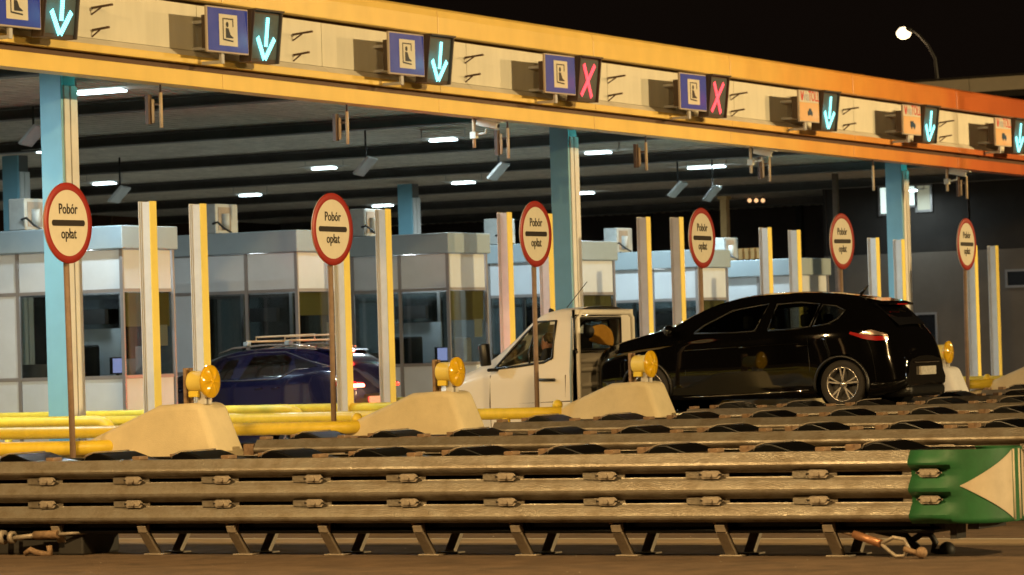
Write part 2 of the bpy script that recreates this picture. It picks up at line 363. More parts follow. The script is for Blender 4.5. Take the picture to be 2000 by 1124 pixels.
# columns
def column(x, y, zt):
    e = MB(); e.box(x - .17, x + .17, y - .14, y + .2, GZ, zt - .005); core = e.build('column', 'coldark', canopy)
    MB().box(x - .2, x + .2, y - .2, y - .142, GZ + .1, zt - .01).build('teal_cladding', 'teal', core, bevel=.01)
    MB().box(x + .172, x + .215, y - .13, y + .0, GZ + .1, zt - .35).build('white_cladding', 'colwhite', core, bevel=.01)
    MB().box(x + .172, x + .215, y + .03, y + .2, GZ + .1, zt - .35).build('white_cladding', 'colwhite', core, bevel=.01)
for n in (2, 5, 8): column(-32.88, 43.9 + 5.25 * (n - 2) + (.15 if n > 2 else 0), 6.2 + ZC(Yc(n)))
for n in (2, 5, 8): column(-46, Yc(n) + .2, 6.2 + ZC(Yc(n)))

# stand-off arms on the fascia right of every signal
for px, py in ((598, 60), (934, 105), (1213, 145), (1453, 178), (1672, 207), (1860, 232), (205, 8)):
    y, z = onX(px - 25, py + 8, CX)
    for dz, ln in ((0, .34), (-.33, .27)):
        a = MB(); a.bar((CX, y, z + dz), (CX + ln, y + .04, z + dz + .03), .05, .03); a.bar((CX + ln * .5, y, z + dz), (CX + .005, y - .03, z + dz - .1), .02, .02)
        a.build('bracket_arm', 'bronze', canopy)

# ------------------------------------------------------------------ lane signs and LED signals over the lanes
NAMES_POS = ['at the left edge of the photo', 'second from the left', 'third from the left', 'next to the nearer red cross', 'next to the farther red cross']
def lane_sign(i, yl, yr, zt, zb, kind, label):
    X = -31.0; c = (yl + yr) / 2; r = thing('lane_sign', (X, c, zb), label, 'sign', 'signs above the toll lanes')
    MB().box(X - .045, X - .004, yl, yr, zb, zt).build('edge', 'signedge', r, bevel=.008)
    wd, h = yr - yl, zt - zb; zc = (zt + zb) / 2
    if kind == 'blue':
        MB().box(X - .002, X + .003, yl + .025, yr - .025, zb + .025, zt - .025).build('blue_face', 'blue', r)
        pw, ph = wd * .22, h * .34
        MB().box(X + .005, X + .008, c - pw, c + pw, zc - ph, zc + ph).build('white_plate', 'cream', r)
        # generic pictogram: seated attendant at a window
        q = MB(); sx = pw / .24; sz = ph / .25
        T = lambda y, z: (c + y * sx, zc + z * sz)
        def poly(pts): q.prism([T(*p) for p in pts], 'x', X + .009, X + .012)
        poly([(-.03 + .035 * math.cos(t * .7), .09 + .045 * math.sin(t * .7)) for t in range(9)])
        poly([(-.07, .035), (-.0, .03), (.05, -.07), (.13, -.115), (.11, -.125), (-.07, -.125)])
        poly([(-.12, .19), (.13, .19), (.13, .17), (-.12, .17)]); poly([(.11, .17), (.13, .17), (.13, .06), (.11, .06)])
        poly([(-.15, .19), (-.13, .19), (-.13, -.16), (-.15, -.16)]); poly([(-.13, -.14), (.12, -.16), (.12, -.185), (-.13, -.165)])
        q.build('pictogram', 'black', r)
    else:
        MB().box(X - .002, X + .003, yl + .02, yr - .02, zc + .08, zt - .02).build('white_face', 'cream', r)
        MB().box(X - .002, X + .003, yl + .02, yr - .02, zb + .02, zc + .075).build('orange_face', 'orange', r)
        s = h / .72; zt2 = (zc + .08 + zt) / 2
        q = MB(); y0 = yl + .07
        q.prism([(y0, zt2 + .1), (y0 + .045, zt2 + .1), (y0 + .07, zt2 - .02), (y0 + .12, zt2 + .1), (y0 + .16, zt2 + .1), (y0 + .10, zt2 - .09), (y0 + .04, zt2 - .09)], 'x', X + .004, X + .008)
        q.build('logo_mark', 'tollred', r)
        text('lettering', 'via', .29, (X + .006, yl + .34, zt2 + .0), 'tollgrey', r, sx=.85)
        text('lettering', 'TOLL', .29, (X + .006, yr - .26, zt2 + .0), 'tollred', r, sx=.72)
        q = MB(); zc2 = zb + .2; cy = c + .02
        if kind == 'car': q.prism([(cy - .11, zc2 - .05), (cy - .11, zc2 + .02), (cy - .07, zc2 + .03), (cy - .04, zc2 + .08), (cy + .05, zc2 + .08), (cy + .08, zc2 + .03), (cy + .12, zc2 + .01), (cy + .12, zc2 - .05)], 'x', X + .004, X + .008)
        else: q.prism([(cy - .13, zc2 - .03), (cy - .13, zc2 + .1), (cy + .05, zc2 + .1), (cy + .05, zc2 + .06), (cy + .11, zc2 + .06), (cy + .15, zc2 + .0), (cy + .15, zc2 - .03)], 'x', X + .004, X + .008)
        for dy in (-.07, .08): q.prism([(cy + dy + .03 * math.cos(t * .785), zc2 - .045 + .03 * math.sin(t * .785)) for t in range(8)], 'x', X + .0085, X + .010)
        q.build('pictogram', 'black', r)
    b = MB(); b.box(X - .10, X - .05, c - .12, c - .04, zb - .16, zt - .1); b.bar((X - .08, c - .08, zt - .2), (CX, c - .08, zt - .2), .05, .05); b.bar((X - .08, c - .08, zb + .1), (CX, c - .08, zb + .1), .05, .05)
    b.bar((X - .08, c - .08, zb - .13), (CX, c - .08, zb - .13), .05, .05)
    b.build('bracket', 'post_grey', r, bevel=.006)
    MB().box(X - .26, X - .06, c - wd * .3, c + wd * .1, zb + .08, zt - .12).build('back_box', 'ledbox', r)
    return r
def led_signal(yl, yr, zt, zb, kind, label):
    X = -31.02; c = (yl + yr) / 2; h = zt - zb; wd = yr - yl
    r = thing('lane_signal', (X, c, zb), label, 'lane signal', 'LED lane signals above the toll lanes')
    tl = .10                                    # top leans towards the traffic
    def P(y, z, d=0): return (X + tl * ((z - zb) / h) + d, y, z)
    def slab(mb, y0, y1, z0, z1, d0, d1):
        mb.add([P(y0, z0, d0), P(y1, z0, d0), P(y1, z0, d1), P(y0, z0, d1), P(y0, z1, d0), P(y1, z1, d0), P(y1, z1, d1), P(y0, z1, d1)], [(0, 3, 2, 1), (4, 5, 6, 7), (0, 1, 5, 4), (1, 2, 6, 5), (2, 3, 7, 6), (3, 0, 4, 7)])
    q = MB(); slab(q, yl, yr, zb, zt, -.2, -.02); q.build('housing', 'ledbox', r, bevel=.01)
    q = MB(); slab(q, yl + .03, yr - .05, zb + .06, zt - .07, -.018, -.008); q.build('backplate', 'ledback', r)
    q = MB(); slab(q, yl, yr, zt - .03, zt, -.018, .06); slab(q, yr - .03, yr, zb, zt - .035, -.018, .03); slab(q, yl, yl + .02, zb, zt - .035, -.018, .03); q.build('visor', 'ledbox', r)
    def stroke(a, b):
        n = max(2, int((Vector(b) - Vector(a)).length / .032)); hw = .042
        d = (Vector(b) - Vector(a)).normalized(); pn = Vector((-d.y, d.x))
        for i in range(n + 1):
            t = Vector(a).lerp(Vector(b), i / n)
            for s_ in (-.75, 0, .75):
                cy, cz = t.x + pn.x * hw * s_, t.y + pn.y * hw * s_
                rr = .019; vs = [P(c - .01 + cy + rr * math.cos(k * 1.0472), zb + h * .47 + cz + rr * math.sin(k * 1.0472), .006) for k in range(6)]
                vs.append(P(c - .01 + cy, zb + h * .47 + cz, .014)); leds.add(vs, [(k, (k + 1) % 6, 6) for k in range(6)])
    leds = MB()
    if kind == 'arrow':
        stroke((.03, .30), (.03, -.12)); stroke((-.21, -.01), (0.003, -.32)); stroke((.25, -.01), (.037, -.32))
    else:
        stroke((-.20, .27), (.17, -.29)); stroke((.20, .27), (-.21, -.27))
    leds.build('led_' + kind, 'ledcyan' if kind == 'arrow' else 'ledred', r, fix=False)
    lamp('signal_glow', 'POINT', (X + .25, c, zb + h * .45), 2.2 if kind == 'arrow' else 1.6, (.1, .9, .95) if kind == 'arrow' else (1, .06, .08), size=.15, parent=r)
    lamp('signal_glow', 'AREA', (CX - .45, c - 1.6, 5.93 + ZC(c)), 13, (.05, .85, .8), target=(CX - 1.6, c - 1.6, 6.8), size=.3, parent=r)
    return r
SPEC = [
 (-1, 'blue', 'arrow', 'blue sign with white seated attendant plate cut off at the left edge of the photo', 'green-blue LED arrow at the left end of the fascia beside the cut-off blue sign'),
 (0, 'blue', 'arrow', 'blue attendant sign with a large white glare patch on its top corner', 'LED down arrow beside the blue sign that has glare on its corner'),
 (1, 'blue', 'arrow', 'blue attendant sign just left of the last LED arrow before the two red crosses', 'LED down arrow directly before the two red crosses'),
 (2, 'blue', 'cross', 'blue attendant sign beside the nearer of the two red crosses', 'nearer and larger of the two red LED crosses'),
 (3, 'blue', 'cross', 'blue attendant sign beside the farther of the two red crosses', 'farther and smaller of the two red LED crosses'),
 (4, 'car', 'arrow', 'orange and white toll sign with a small car pictogram', 'LED down arrow beside the orange sign with the car pictogram'),
 (5, 'lorry', 'arrow', 'orange and white toll sign with lorry pictogram, the nearer of two alike', 'LED down arrow beside the nearer orange sign with the lorry pictogram'),
 (6, 'lorry', 'arrow', 'orange and white toll sign with lorry pictogram at the right edge of the photo', 'LED down arrow cut off by the right edge of the photo'),
]
for i, sk, lk, sl, ll in SPEC:
    y0 = 45.2 + 5.285 * i; z = 7.19 - .0125 * 5.285 * i; h = .71
    if sk != 'blue': zt_, zb_, y0_, y1_ = z - .01, z - .66, y0 + .05, y0 + 1.02
    else: zt_, zb_, y0_, y1_ = z, z - h, y0, y0 + 1.13
    lane_sign(i, y0_, y1_, zt_, zb_, sk, sl)
    led_signal(y0_ + (y1_ - y0_) + .03, y0_ + (y1_ - y0_) + .83, z + .02, z - .80, lk, ll)

# ------------------------------------------------------------------ fittings under the canopy
def hanging_bar(y, label, second=True):
    z = 5.86 + ZC(y); r = thing('hanging_sensor', (CX - .05, y, z), label, 'sensor', 'sensor bars hanging under the fascia')
    MB().tube([(CX - .05, y, z - .66), (CX - .05, y, z - .12)], .028, 8).build('long_bar', 'hang', r)
    MB().tube([(CX - .05, y, z - .12), (CX - .05, y, z + .2)], .016, 8).build('stem', 'hangdark', r)
    if second:
        MB().tube([(CX - .17, y - .04, z - .58), (CX - .17, y - .04, z - .22)], .026, 8).build('short_bar', 'hang', r)
        MB().box(CX - .26, CX - .2, y - .12, y - .02, z - .6, z - .15).bar((CX - .2, y - .05, z - .3), (CX - .05, y, z - .3), .03, .03).build('bracket', 'hangdark', r)
    return r
hl = ['just right of the leftmost tall column', 'hanging above the white roofed booth, second from the left', 'beside the nearest security camera', 'hanging right of the middle teal column', 'beside the second security camera', 'hanging left of the far teal column', 'beside the farthest security camera']
for i, px in enumerate((315, 678, 991, 1260, 1500, 1702, 1884)):
    y, z = onX(px, 240, CX - .05)
    hanging_bar(y, 'cream sensor bar under the fascia, ' + hl[i], i != 5)
def cctv(px, label):
    y, z = onX(px, 240, CX - .1); z = 5.86 + ZC(y); x = CX - .1
    r = thing('security_camera', (x, y, z), label, 'security camera', 'security cameras under the fascia')
    MB().tube([(x, y, z - .52), (x, y, z + .2)], .03, 10).build('pole', 'hang', r)
    MB().tube([(x, y, z - .3), (x + .22, y + .03, z - .27), (x + .24, y + .03, z - .2)], .022, 8).box(x - .06, x + .06, y - .05, y + .05, z - .36, z - .24).build('bracket', 'cam', r, bevel=.01)
    b = MB(); a0 = Vector((x + .06, y + .03, z - .07)); a1 = Vector((x + .46, y + .06, z - .16)); b.bar(a0, a1, .12, .12); b.build('housing', 'cam', r, bevel=.02)
    b = MB(); b.bar(a0 + Vector((-.02, 0, .075)), a1 + Vector((.09, .01, .06)), .14, .02); b.build('sunshield', 'cam', r, bevel=.005)
    b = MB(); d = (a1 - a0).normalized(); b.tube([a1, a1 + d * .015], .035, 12); b.build('lens', 'blackplastic', r)
cctv(925, 'grey security camera under the orange part of the fascia, nearest of three')
cctv(1464, 'grey security camera on a stem left of the far teal column')
cctv(1846, 'grey security camera at the right end, below the red part of the fascia')
# tilted floodlight backs seen under the soffit
for px, py, Y, lab in ((712, 325, 58, 'tilted grey floodlight under the soffit near the second street sign'), (972, 335, 63, 'tilted grey floodlight under the soffit left of the middle teal column'),
                   (1322, 370, 71, 'tilted grey floodlight under the soffit, first of the far pair'), (1390, 378, 73, 'tilted grey floodlight under the soffit, second of the far pair'), (62, 265, 50, 'tilted grey floodlight behind the leftmost column'), (232, 380, 62, 'small grey floodlight between the first column and the first guard posts')):
    x, z = onY(px, py, Y); r = thing('floodlight', (x, Y, z), lab, 'floodlight', 'floodlights under the soffit')
    MB().bar((x - .16, Y, z - .16), (x + .16, Y + .05, z + .16), .4, .06, up=(1, 0, -1)).build('housing', 'post_grey', r, bevel=.02)
    MB().tube([(x, Y + .05, z), (x, Y + .06, 6.2 + ZC(Y))], .02, 8).build('stem', 'dark', r)
# ceiling lights
cl = [(-34.3, 46.95), (-35.9, 66.8), (-36.6, 73.3), (-37.6, 87), (-42.6, 66.5), (-43.4, 73.9), (-43.9, 80.5), (-49.0, 67.1), (-49.6, 74), (-50.2, 81.2), (-50.6, 52), (-50, 60), (-43, 47.5), (-43.3, 57.5), (-36.2, 60.9), (-34.3, 39.9), (-32.45, 53.4), (-32.45, 62.6), (-32.45, 68.2)]  # lights deep inside, over inner lanes and behind the fascia are added fill
CLAB = ['right of the leftmost column top', 'left of the middle teal column top', 'between the middle column and the fourth round sign', 'beside the top of the far teal column', 'with a bent arm, above the third guard post', 'with a bent arm, left of the third round sign', 'small one right of the middle column', 'just right of the first round sign', 'left of the second round sign', 'above the fourth guard post', 'added fill deep behind the leftmost column', 'added fill deep inside, second bay', 'added fill over the inner lane, first bay', 'added fill over the inner lane, third bay', 'over the lane before the middle teal column', 'outside the left edge of the photo', 'added unseen behind the fascia, nearest', 'added unseen behind the fascia, middle', 'added unseen behind the fascia, farthest']
for k, (x, y) in enumerate(cl):
    z = (6.02 if k < 15 else 6.12) + ZC(y); vis = k < 10
    r = thing('ceiling_light', (x, y, z), 'white fluorescent ceiling light, ' + CLAB[k], 'ceiling light', 'fluorescent lights under the canopy')
    MB().box(x - .48, x + .48, y - .04, y + .04, z + .03, z + .05).tube([(x - .5, y, z + .05), (x - .5, y, z + .24)], .01, 6).tube([(x + .5, y, z + .05), (x + .5, y, z + .24)], .01, 6).build('housing', 'post_grey', r)
    big = k in (0, 2, 6, 1); MB().box(x - (.85 if big else .5), x + (.85 if big else .5), y - .3, y + .3, z + .052, z + .062).build('glow_plate', 'colwhite', r)  # white plate added to spread a soft glow around the tube
    MB().box(x - (.45 if k in (0, 2, 6) else .28), x + (.45 if k in (0, 2, 6) else .28), y - .09, y + .09, z - .005, z + .028).build('diffuser', 'tube', r, bevel=.01)
    lamp('lamp_light', 'AREA', (x, y, z - .03), (300 if k == 0 else 40 if k == 3 else 520 if k == 15 else 90 if k > 15 else 260 if k in (1, 2, 14) else 120), FLUOR, target=(x, y, 0), size=.5, size_y=.2, parent=r)

# ------------------------------------------------------------------ booths
BDZ = {3: 0, 4: 0, 5: .02, 6: -.08, 7: -.2, 8: -.35}
BL = {3: 'toll booth at the left, with lit desk behind its end window', 4: 'toll booth behind the blue car', 5: 'toll booth left of the white truck cab', 6: 'toll booth behind the cab of the white truck', 7: 'toll booth behind the two posts left of the fourth round sign', 8: 'farthest toll booth, behind the roof of the black car'}
def booth(n):
    dz = BDZ[n]; yc = Yc(n) - .40; xr = -34.8; xl = -40.15; hy = .72; y0, y1 = yc - hy, yc + hy
    r = thing('toll_booth', (-37.4, yc, GZ + .15), BL[n], 'toll booth', 'toll booths on the islands')
    zt, zb, zp, zw = 4.03 + dz, 3.64 + dz, 2.96 + dz, 1.53 + dz; z0 = GZ + .14
    MB().box(xl - .08, xr + .08, y0 - .08, y1 + .08, zb, zt).build('roof', 'boothroof', r, bevel=.02)
    MB().box(xl, xr, y0 + .03, y1 - .03, z0, z0 + .75 + .04).build('base', 'booth', r)
    MB().box(xl + .05, xr - .1, y1 - .12, y1 - .06, 1.0, 1.45 + dz).build('back_wall', 'interior', r)
    MB().box(xl + .05, xl + .09, y0 + .05, y1 - .13, .9, zb - .03).build('rear_wall', 'interior', r)
    MB().box(-38.2, -38.14, y0 + .05, y1 - .13, .9, zb - .03).build('partition', 'interior', r)
    U = 1.07; xs = [xr - U * k for k in range(6)]
    def unit(xa, xb, side, kind):          # xa > xb, a bay of the side wall
        s = -1 if side < 0 else 1; yy = y0 if s < 0 else y1
        a, b = xb + .035, xa - .035
        f = lambda z_0, z_1, nm, mt, t=.02: MB().box(a, b, min(yy, yy - s * t), max(yy, yy - s * t), z_0, z_1).build(nm, mt, r)
        f(zp + .03, zb - .004, 'upper_panel', 'booth'); f(z0 + .03, zw - .03, 'lower_panel', 'booth')
        if kind == 'w': f(zw + .03, zp - .03, 'window_pane', 'glass', .008)
        else: f(zw + .03, zp - .03, 'side_panel', 'booth')
    kinds = ['w', 'w', 'p', 'w', 'p']
    for k in range(5):
        unit(xs[k], xs[k + 1], -1, kinds[k])
        if n < 8: unit(xs[k], xs[k + 1], 1, 'w')
    fr = MB()
    for s, yy in ((-1, y0), (1, y1)):
        for x in xs: fr.box(x - .032, x + .032, yy - .02, yy + .02, z0, zb - .002)
    for s, yy in ((-1, y0), (1, y1)):
        for z in (zp, zw): 
            for k in range(5): fr.box(xs[k + 1] + .033, xs[k] - .033, yy - .014, yy + .014, z - .028, z + .028)
    fr.build('frame', 'frame', r)
    # end wall facing the traffic
    a, b = y0 + .045, y1 - .045
    e = lambda z_0, z_1, nm, mt, x=0, t=.02: MB().box(xr - t + x, xr + x, a, b, z_0, z_1).build(nm, mt, r)
    e(zp + .03, zb - .004, 'upper_panel', 'booth'); e(z0 + .03, zw - .03, 'lower_panel', 'booth'); e(zw + .03, zp - .03, 'window_pane', 'glass', 0, .008)
    e(zp - (.60 if n % 2 else .45), zp - .035, 'blind', 'blind', -.05, .01)
    for z in (zp, zw): MB().box(xr - .014, xr + .014, a, b, z - .028, z + .028).build('end_rail', 'frame', r)
    # inside
    MB().box(xr - 2.0, xr - .95, y1 - .16, y1 - .12, zw - .02, zw + (.82 if n != 4 else .3)).build('lit_view_panel', 'booth' if n in (3, 5) else 'interior', r)  # panel added to catch light, standing for the lit lane beyond
    MB().box(xr - .45, xr - .25, y1 - .5, y1 - .2, zw, zw + .5).box(xr - .75, xr - .55, y0 + .9, y0 + 1.1, zw, zw + .3).build('equipment', 'post_grey', r, bevel=.01)
    MB().box(xr - 1.9, xr - 1.2, y1 - .3, y1 - .2, zw + .9, zw + 1.15).build('wall_box', 'dark', r)
    MB().box(xr - .9, xr - .12, y0 + .1, y1 - .2, zw - .05, zw - .01).build('desk', 'desk', r)
    MB().box(xr - .55, xr - .5, y0 + .35, y0 + .75, zw + .05, zw + .33).box(xr - .53, xr - .51, y0 + .5, y0 + .56, zw - .01, zw + .06).build('monitor', 'dark', r)
    MB().box(xr - .499, xr - .495, y0 + .37, y0 + .73, zw + .07, zw + .31).build('screen', 'screen', r)
    MB().box(xr - 1.5, xr - 1.1, y0 + .4, y0 + .85, zw - .1, zw + .55).tube([(xr - 1.3, y0 + .6, zw - .5), (xr - 1.3, y0 + .6, zw)], .04).build('chair', 'seat', r, bevel=.06)
    MB().box(xr - .046, xr - .042, y1 - .42, y1 - .12, zw + .5, zw + .85).build('notice', 'paper', r)
    MB().box(xl + .6, xr - 1.7, y0 + .5, y1 - .3, zw - .5, zw + .25).build('cabinet', 'interior', r)
    lamp('booth_fill', 'POINT', (xr - 1.3, yc, zb - .15), {3: 120, 4: 45, 5: 110}.get(n, 30), (.85, .95, 1), size=.15, parent=r)  # unseen fill light added to brighten the inside of the booth
    return r
for n in range(3, 9): booth(n)
# air conditioners on the booth roofs
ALAB = {3: 'left of the first street sign', 4: 'behind the second guard post', 5: 'between the third and fourth guard posts', 6: 'left of the third round sign pole', 7: 'right of the middle teal column', 8: 'right of the fourth round sign'}
for n, px in ((3, 58), (4, 428), (5, 716), (6, 975), (7, 1206), (8, 1414)):
    yc = Yc(n) - .4; x, _ = onY(px, 430, yc); zt = 4.03 + BDZ[n]
    r = thing('air_conditioner', (x, yc, zt), 'pale air conditioner unit on a booth roof, ' + ALAB[n], 'air conditioner', 'air conditioner units on booth roofs')
    MB().box(x - .17, x + .17, yc - .36, yc + .36, zt + .02, zt + .56).build('casing', 'acwhite', r, bevel=.02)
    MB().box(x + .171, x + .18, yc - .28, yc + .12, zt + .08, zt + .5).build('fan_grille', 'interior', r)
    MB().tube([(x + .2, yc - .1, zt + .1), (x + .2, yc - .1, zt + .38)], .08, 12).build('fan', 'acwhite', r)
    MB().box(x - .19, x + .19, yc - .25, yc - .2, zt, zt + .03).box(x - .19, x + .19, yc + .2, yc + .25, zt, zt + .03).build('feet', 'dark', r)
    MB().tube([(x + .12, yc - .38, zt + .2), (x + .25, yc - .42, zt + .22), (x + .4, yc - .42, zt + .1), (x + .55, yc - .42, zt + .02)], .02, 8).build('pipe', 'dark', r)

# ------------------------------------------------------------------ tall guard posts
def guard_post(x, y, zt, label):
    r = thing('guard_post', (x, y, GZ), label, 'post', 'tall yellow faced guard posts')
    MB().box(x + .085, x + .10, y - .085, y + .085, GZ + .02, zt).build('front_flange', 'postyellow', r, bevel=.003)
    MB().box(x - .10, x - .085, y - .10, y + .10, GZ + .02, zt).build('rear_flange', 'colwhite', r, bevel=.003)
    MB().box(x - .085, x + .085, y - .07, y + .07, GZ + .02, zt - .01).build('web', 'postside', r)
    MB().box(x - .083, x - .06, y - .085, y - .071, GZ + .02, zt - .01).build('rib', 'post_grey', r)
    MB().box(x - .16, x + .16, y - .16, y + .16, GZ, GZ + .02 + .15).build('base_plate', 'post_grey', r, bevel=.005)
ptops = [(43.25, 4.14), (44.55, 4.13), (48.55, 4.16), (49.85, 4.15), (53.85, 4.17), (55.3, 4.17), (59.05, 4.18), (60.4, 4.2), (64.25, 4.06), (65.6, 4.03), (69.5, 3.92), (70.84, 3.9), (74.9, 3.81), (76.15, 3.82)]
plab = ['leftmost of all', 'second from the left, beside the first cone lamp', 'half behind the second round sign', 'right of the red lit tail of the blue car', 'left of the third round sign', 'half behind the third round sign', 'right of the white truck cab, first of two', 'left of the fourth round sign', 'above the windscreen of the black car', 'above the roof of the black car, middle', 'left of the far teal column', 'in front of the far teal column', 'half behind the last round sign', 'rightmost of all, with strong yellow edge']
for (y, zt), l in zip(ptops, plab): guard_post(-30.85, y + .05, zt, 'grey post with yellow face, ' + l)

# ------------------------------------------------------------------ round signs
def round_sign(n):
    x, y, z = -24.4, (32.74, 38.2, 43.45, 48.65, 53.77, 58.98)[n], 3.375 + .007 * n
    lab = ['leftmost and largest', 'second from the left, above the blue car', 'third from the left, in front of the truck cab', 'fourth from left, above the black car bonnet', 'fifth from left, above the black car roof', 'smallest and farthest right'][n]
    r = thing('round_sign', (x, y, GZ), 'round Pobór opłat sign, ' + lab, 'sign', 'round toll signs on poles')
    MB().tube([(x - .045, y + .0, GZ), (x - .045, y, z + .3)], .034, 14).build('pole', 'pole', r)
    MB().lathe((x - .01, y, z), [(-.008, .0001), (-.008, .455), (.012, .46)], 48).build('back_plate', 'signedge', r)
    MB().lathe((x, y, z), [(.004, .375), (.006, .4), (.006, .455), (-.004, .46)], 48).build('red_rim', 'red', r)
    MB().lathe((x, y, z), [(.003, .0001), (.003, .376)], 48).build('cream_face', 'cream', r)
    q = MB(); hw, hh = .315, .034
    q.prism([(y + (hw - hh) * (1 if math.cos(t) > 0 else -1) + hh * math.cos(t), z + hh * math.sin(t)) for t in [2 * math.pi * (k + .5) / 20 for k in range(20)]], 'x', x + .004, x + .008); q.build('bar', 'black', r)
    text('lettering', 'Pobór', .165, (x + .006, y, z + .155), 'black', r, sx=.88); text('lettering', 'opłat', .165, (x + .006, y, z - .125), 'black', r, sx=.88)
    r.rotation_euler = (R((.3, -.4, .2, -.3, .5, -.2)[n]), R((-.3, .2, .5, -.2, .1, .4)[n]), R((1.0, -1.5, .8, 1.2, -1, 1.6)[n]))
    MB().box(x - .06, x - .015, y - .05, y + .05, z - .2, z - .16).box(x - .06, x - .015, y - .05, y + .05, z + .16, z + .2).build('clamp', 'dark', r)
for n in range(6): round_sign(n)

# ------------------------------------------------------------------ wedge bollards (island heads) with amber lamps
def island_head(n):
    yc = Yc(n); x0 = -22.48
    lab = ['nearest cream wedge, behind the nearest steel barrier at the left', 'cream wedge left of the white truck cab', 'cream wedge in front of the truck and the car bonnet', 'cream wedge hidden behind the black car', 'wedge coloured white for the lamplight on it, behind the black car tail', 'brown shaded wedge at the far right edge'][n]
    r = thing('island_wedge', (-23.4, yc, GZ), lab, 'concrete wedge', 'concrete wedges at the island heads')
    b = bmesh.new()
    #        x (left,right), y half width, z   as a ramp block
    secs = [(-25.75, .26, .42), (-25.0, .30, .72), (-24.3, .33, .99), (-23.53, .33, 1.285), (-23.12, .32, 1.30)]
    rows = []
    for x, hw, z in secs:
        rows.append([b.verts.new((x, s * hw2 + yc, zz)) for s, hw2, zz in ((-1, hw + .12, GZ), (-1, hw, z), (1, hw, z), (1, hw + .12, GZ))])
    rows.append([b.verts.new(p) for p in ((x0 + .02, yc - .36, GZ), (-22.98, yc - .25, 1.285), (-22.98, yc + .25, 1.285), (x0 + .02, yc + .36, GZ))])
    for p, q in zip(rows, rows[1:]):
        for i in range(4): b.faces.new((p[i], p[(i + 1) % 4], q[(i + 1) % 4], q[i]))
    b.faces.new(rows[0]); b.faces.new(rows[-1][::-1]); bmesh.ops.recalc_face_normals(b, faces=b.faces)
    for v in b.verts: v.co -= r.location; v.co.x += (0, .15, .17, .17, .2, .17)[n]
    me = bpy.data.meshes.new('wedge_body'); b.to_mesh(me); b.free(); me.materials.append(M['cone_lit' if n == 4 else 'cone_cream'])
    o = bpy.data.objects.new('wedge_body', me); C.objects.link(o); o.parent = r
    q = o.modifiers.new('bevel', 'BEVEL'); q.width = .075; q.segments = 6; q.limit_method = 'ANGLE'; q.angle_limit = R(25)
    for p in me.polygons: p.use_smooth = True
def warning_lamp(n, y=None):
    yc = Yc(n) - .1; x, z = -22.97 + (0, .12, .12, .12, .13, .12)[n], 1.535
    lab = ['on the nearest cream wedge, in front of the blue car', 'on the second wedge, left of the truck cab', 'in front of the front wheel of the black car', 'hidden behind the black car', 'on the white wedge behind the tail of the black car', 'on the far shaded wedge'][n]
    r = thing('warning_lamp', (x, yc, 1.29), 'round amber warning lamp, ' + lab, 'warning lamp', 'amber warning lamps on the wedges')
    MB().lathe((x, yc, z), [(-.24, .0001), (-.24, .115), (-.22, .125), (-.06, .125), (-.03, .15), (-.0, .17)], 28).build('lamp_body', 'postyellow', r)
    MB().lathe((x, yc, z), [(-.01, .165), (.0, .186), (.03, .186), (.035, .176)], 32).build('rim', 'amber', r)
    q = MB(); rings = []
    for k in range(9):
        rr = .178 * k / 8; rings.append([(x + .03 + .02 * (1 - (rr / .178) ** 2) + (.018 * max(0, math.cos(t * 6 * math.pi / 18 + .6)) * math.sin(math.pi * min(1, k / 8)) ** .8 if k else .02), yc + max(rr, .0005) * math.cos(t * 2 * math.pi / 36), z + max(rr, .0005) * math.sin(t * 2 * math.pi / 36)) for t in range(37)])
    q.grid(rings); q.build('lens', 'amber', r)
    q = MB(); q.box(x - .29, x - .25, yc - .09, yc - .04, 1.27, z + .16).box(x - .29, x - .25, yc + .0, yc + .05, 1.27, z + .16)
    for k in range(9): q.box(x - .285, x - .255, yc - .045, yc + .005, 1.29 + k * .045, 1.312 + k * .045)
    q.build('perforated_bracket', 'rust', r)
    MB().box(x - .12, x - .02, yc - .06, yc + .04, 1.28, z - .11).box(x + .0, x + .03, yc - .02, yc + .01, 1.28, z - .16).build('foot', 'post_grey', r, bevel=.008)
    MB().box(x - .2, x - .07, yc - .13, yc - .08, z - .17, z - .10).build('clip', 'yellow', r, bevel=.01)
for n in range(6): island_head(n)
for n in range(6): warning_lamp(n)

# ------------------------------------------------------------------ yellow tube rails round the islands
def tube_rail(n):
    y = Yc(n) - .55; z = {0: .825, 1: .875, 2: .90}.get(n, .93); xe = -24.15; rr = .082
    lab = ['in front, left of the nearest wedge', 'between the first and second wedge', 'behind the second wedge', 'fourth from the front, lit pale green', 'fifth from the front', 'sixth, right of the white wedge', 'farthest'][n]
    r = thing('tube_rail', (-30, y, GZ), 'yellow painted tube rail along the island, ' + lab, 'guard rail', 'yellow tube rails along the islands')
    pts = [(-37.5, y, z)] + [(xe - .45 + .0, y, z)] + [(xe - .45 + .45 * math.sin(t * math.pi / 16), y + .45 - .45 * math.cos(t * math.pi / 16), z) for t in range(1, 9)]
    pts += [(xe, y + .6, z)] 
    MB().tube(pts, rr, 18).build('rail', 'yellow', r)
    for x in (-24.9, -27.6, -30.6, -33.6, -36.6): MB().tube([(x, y, GZ + .1), (x, y, z - .05)], .06, 12).build('post', 'yellow', r)
    MB().sphere((xe - .12, y + .35, z + .1), .075, 12, 8).build('cap', 'yellow', r)
for n in range(0, 7): tube_rail(n)
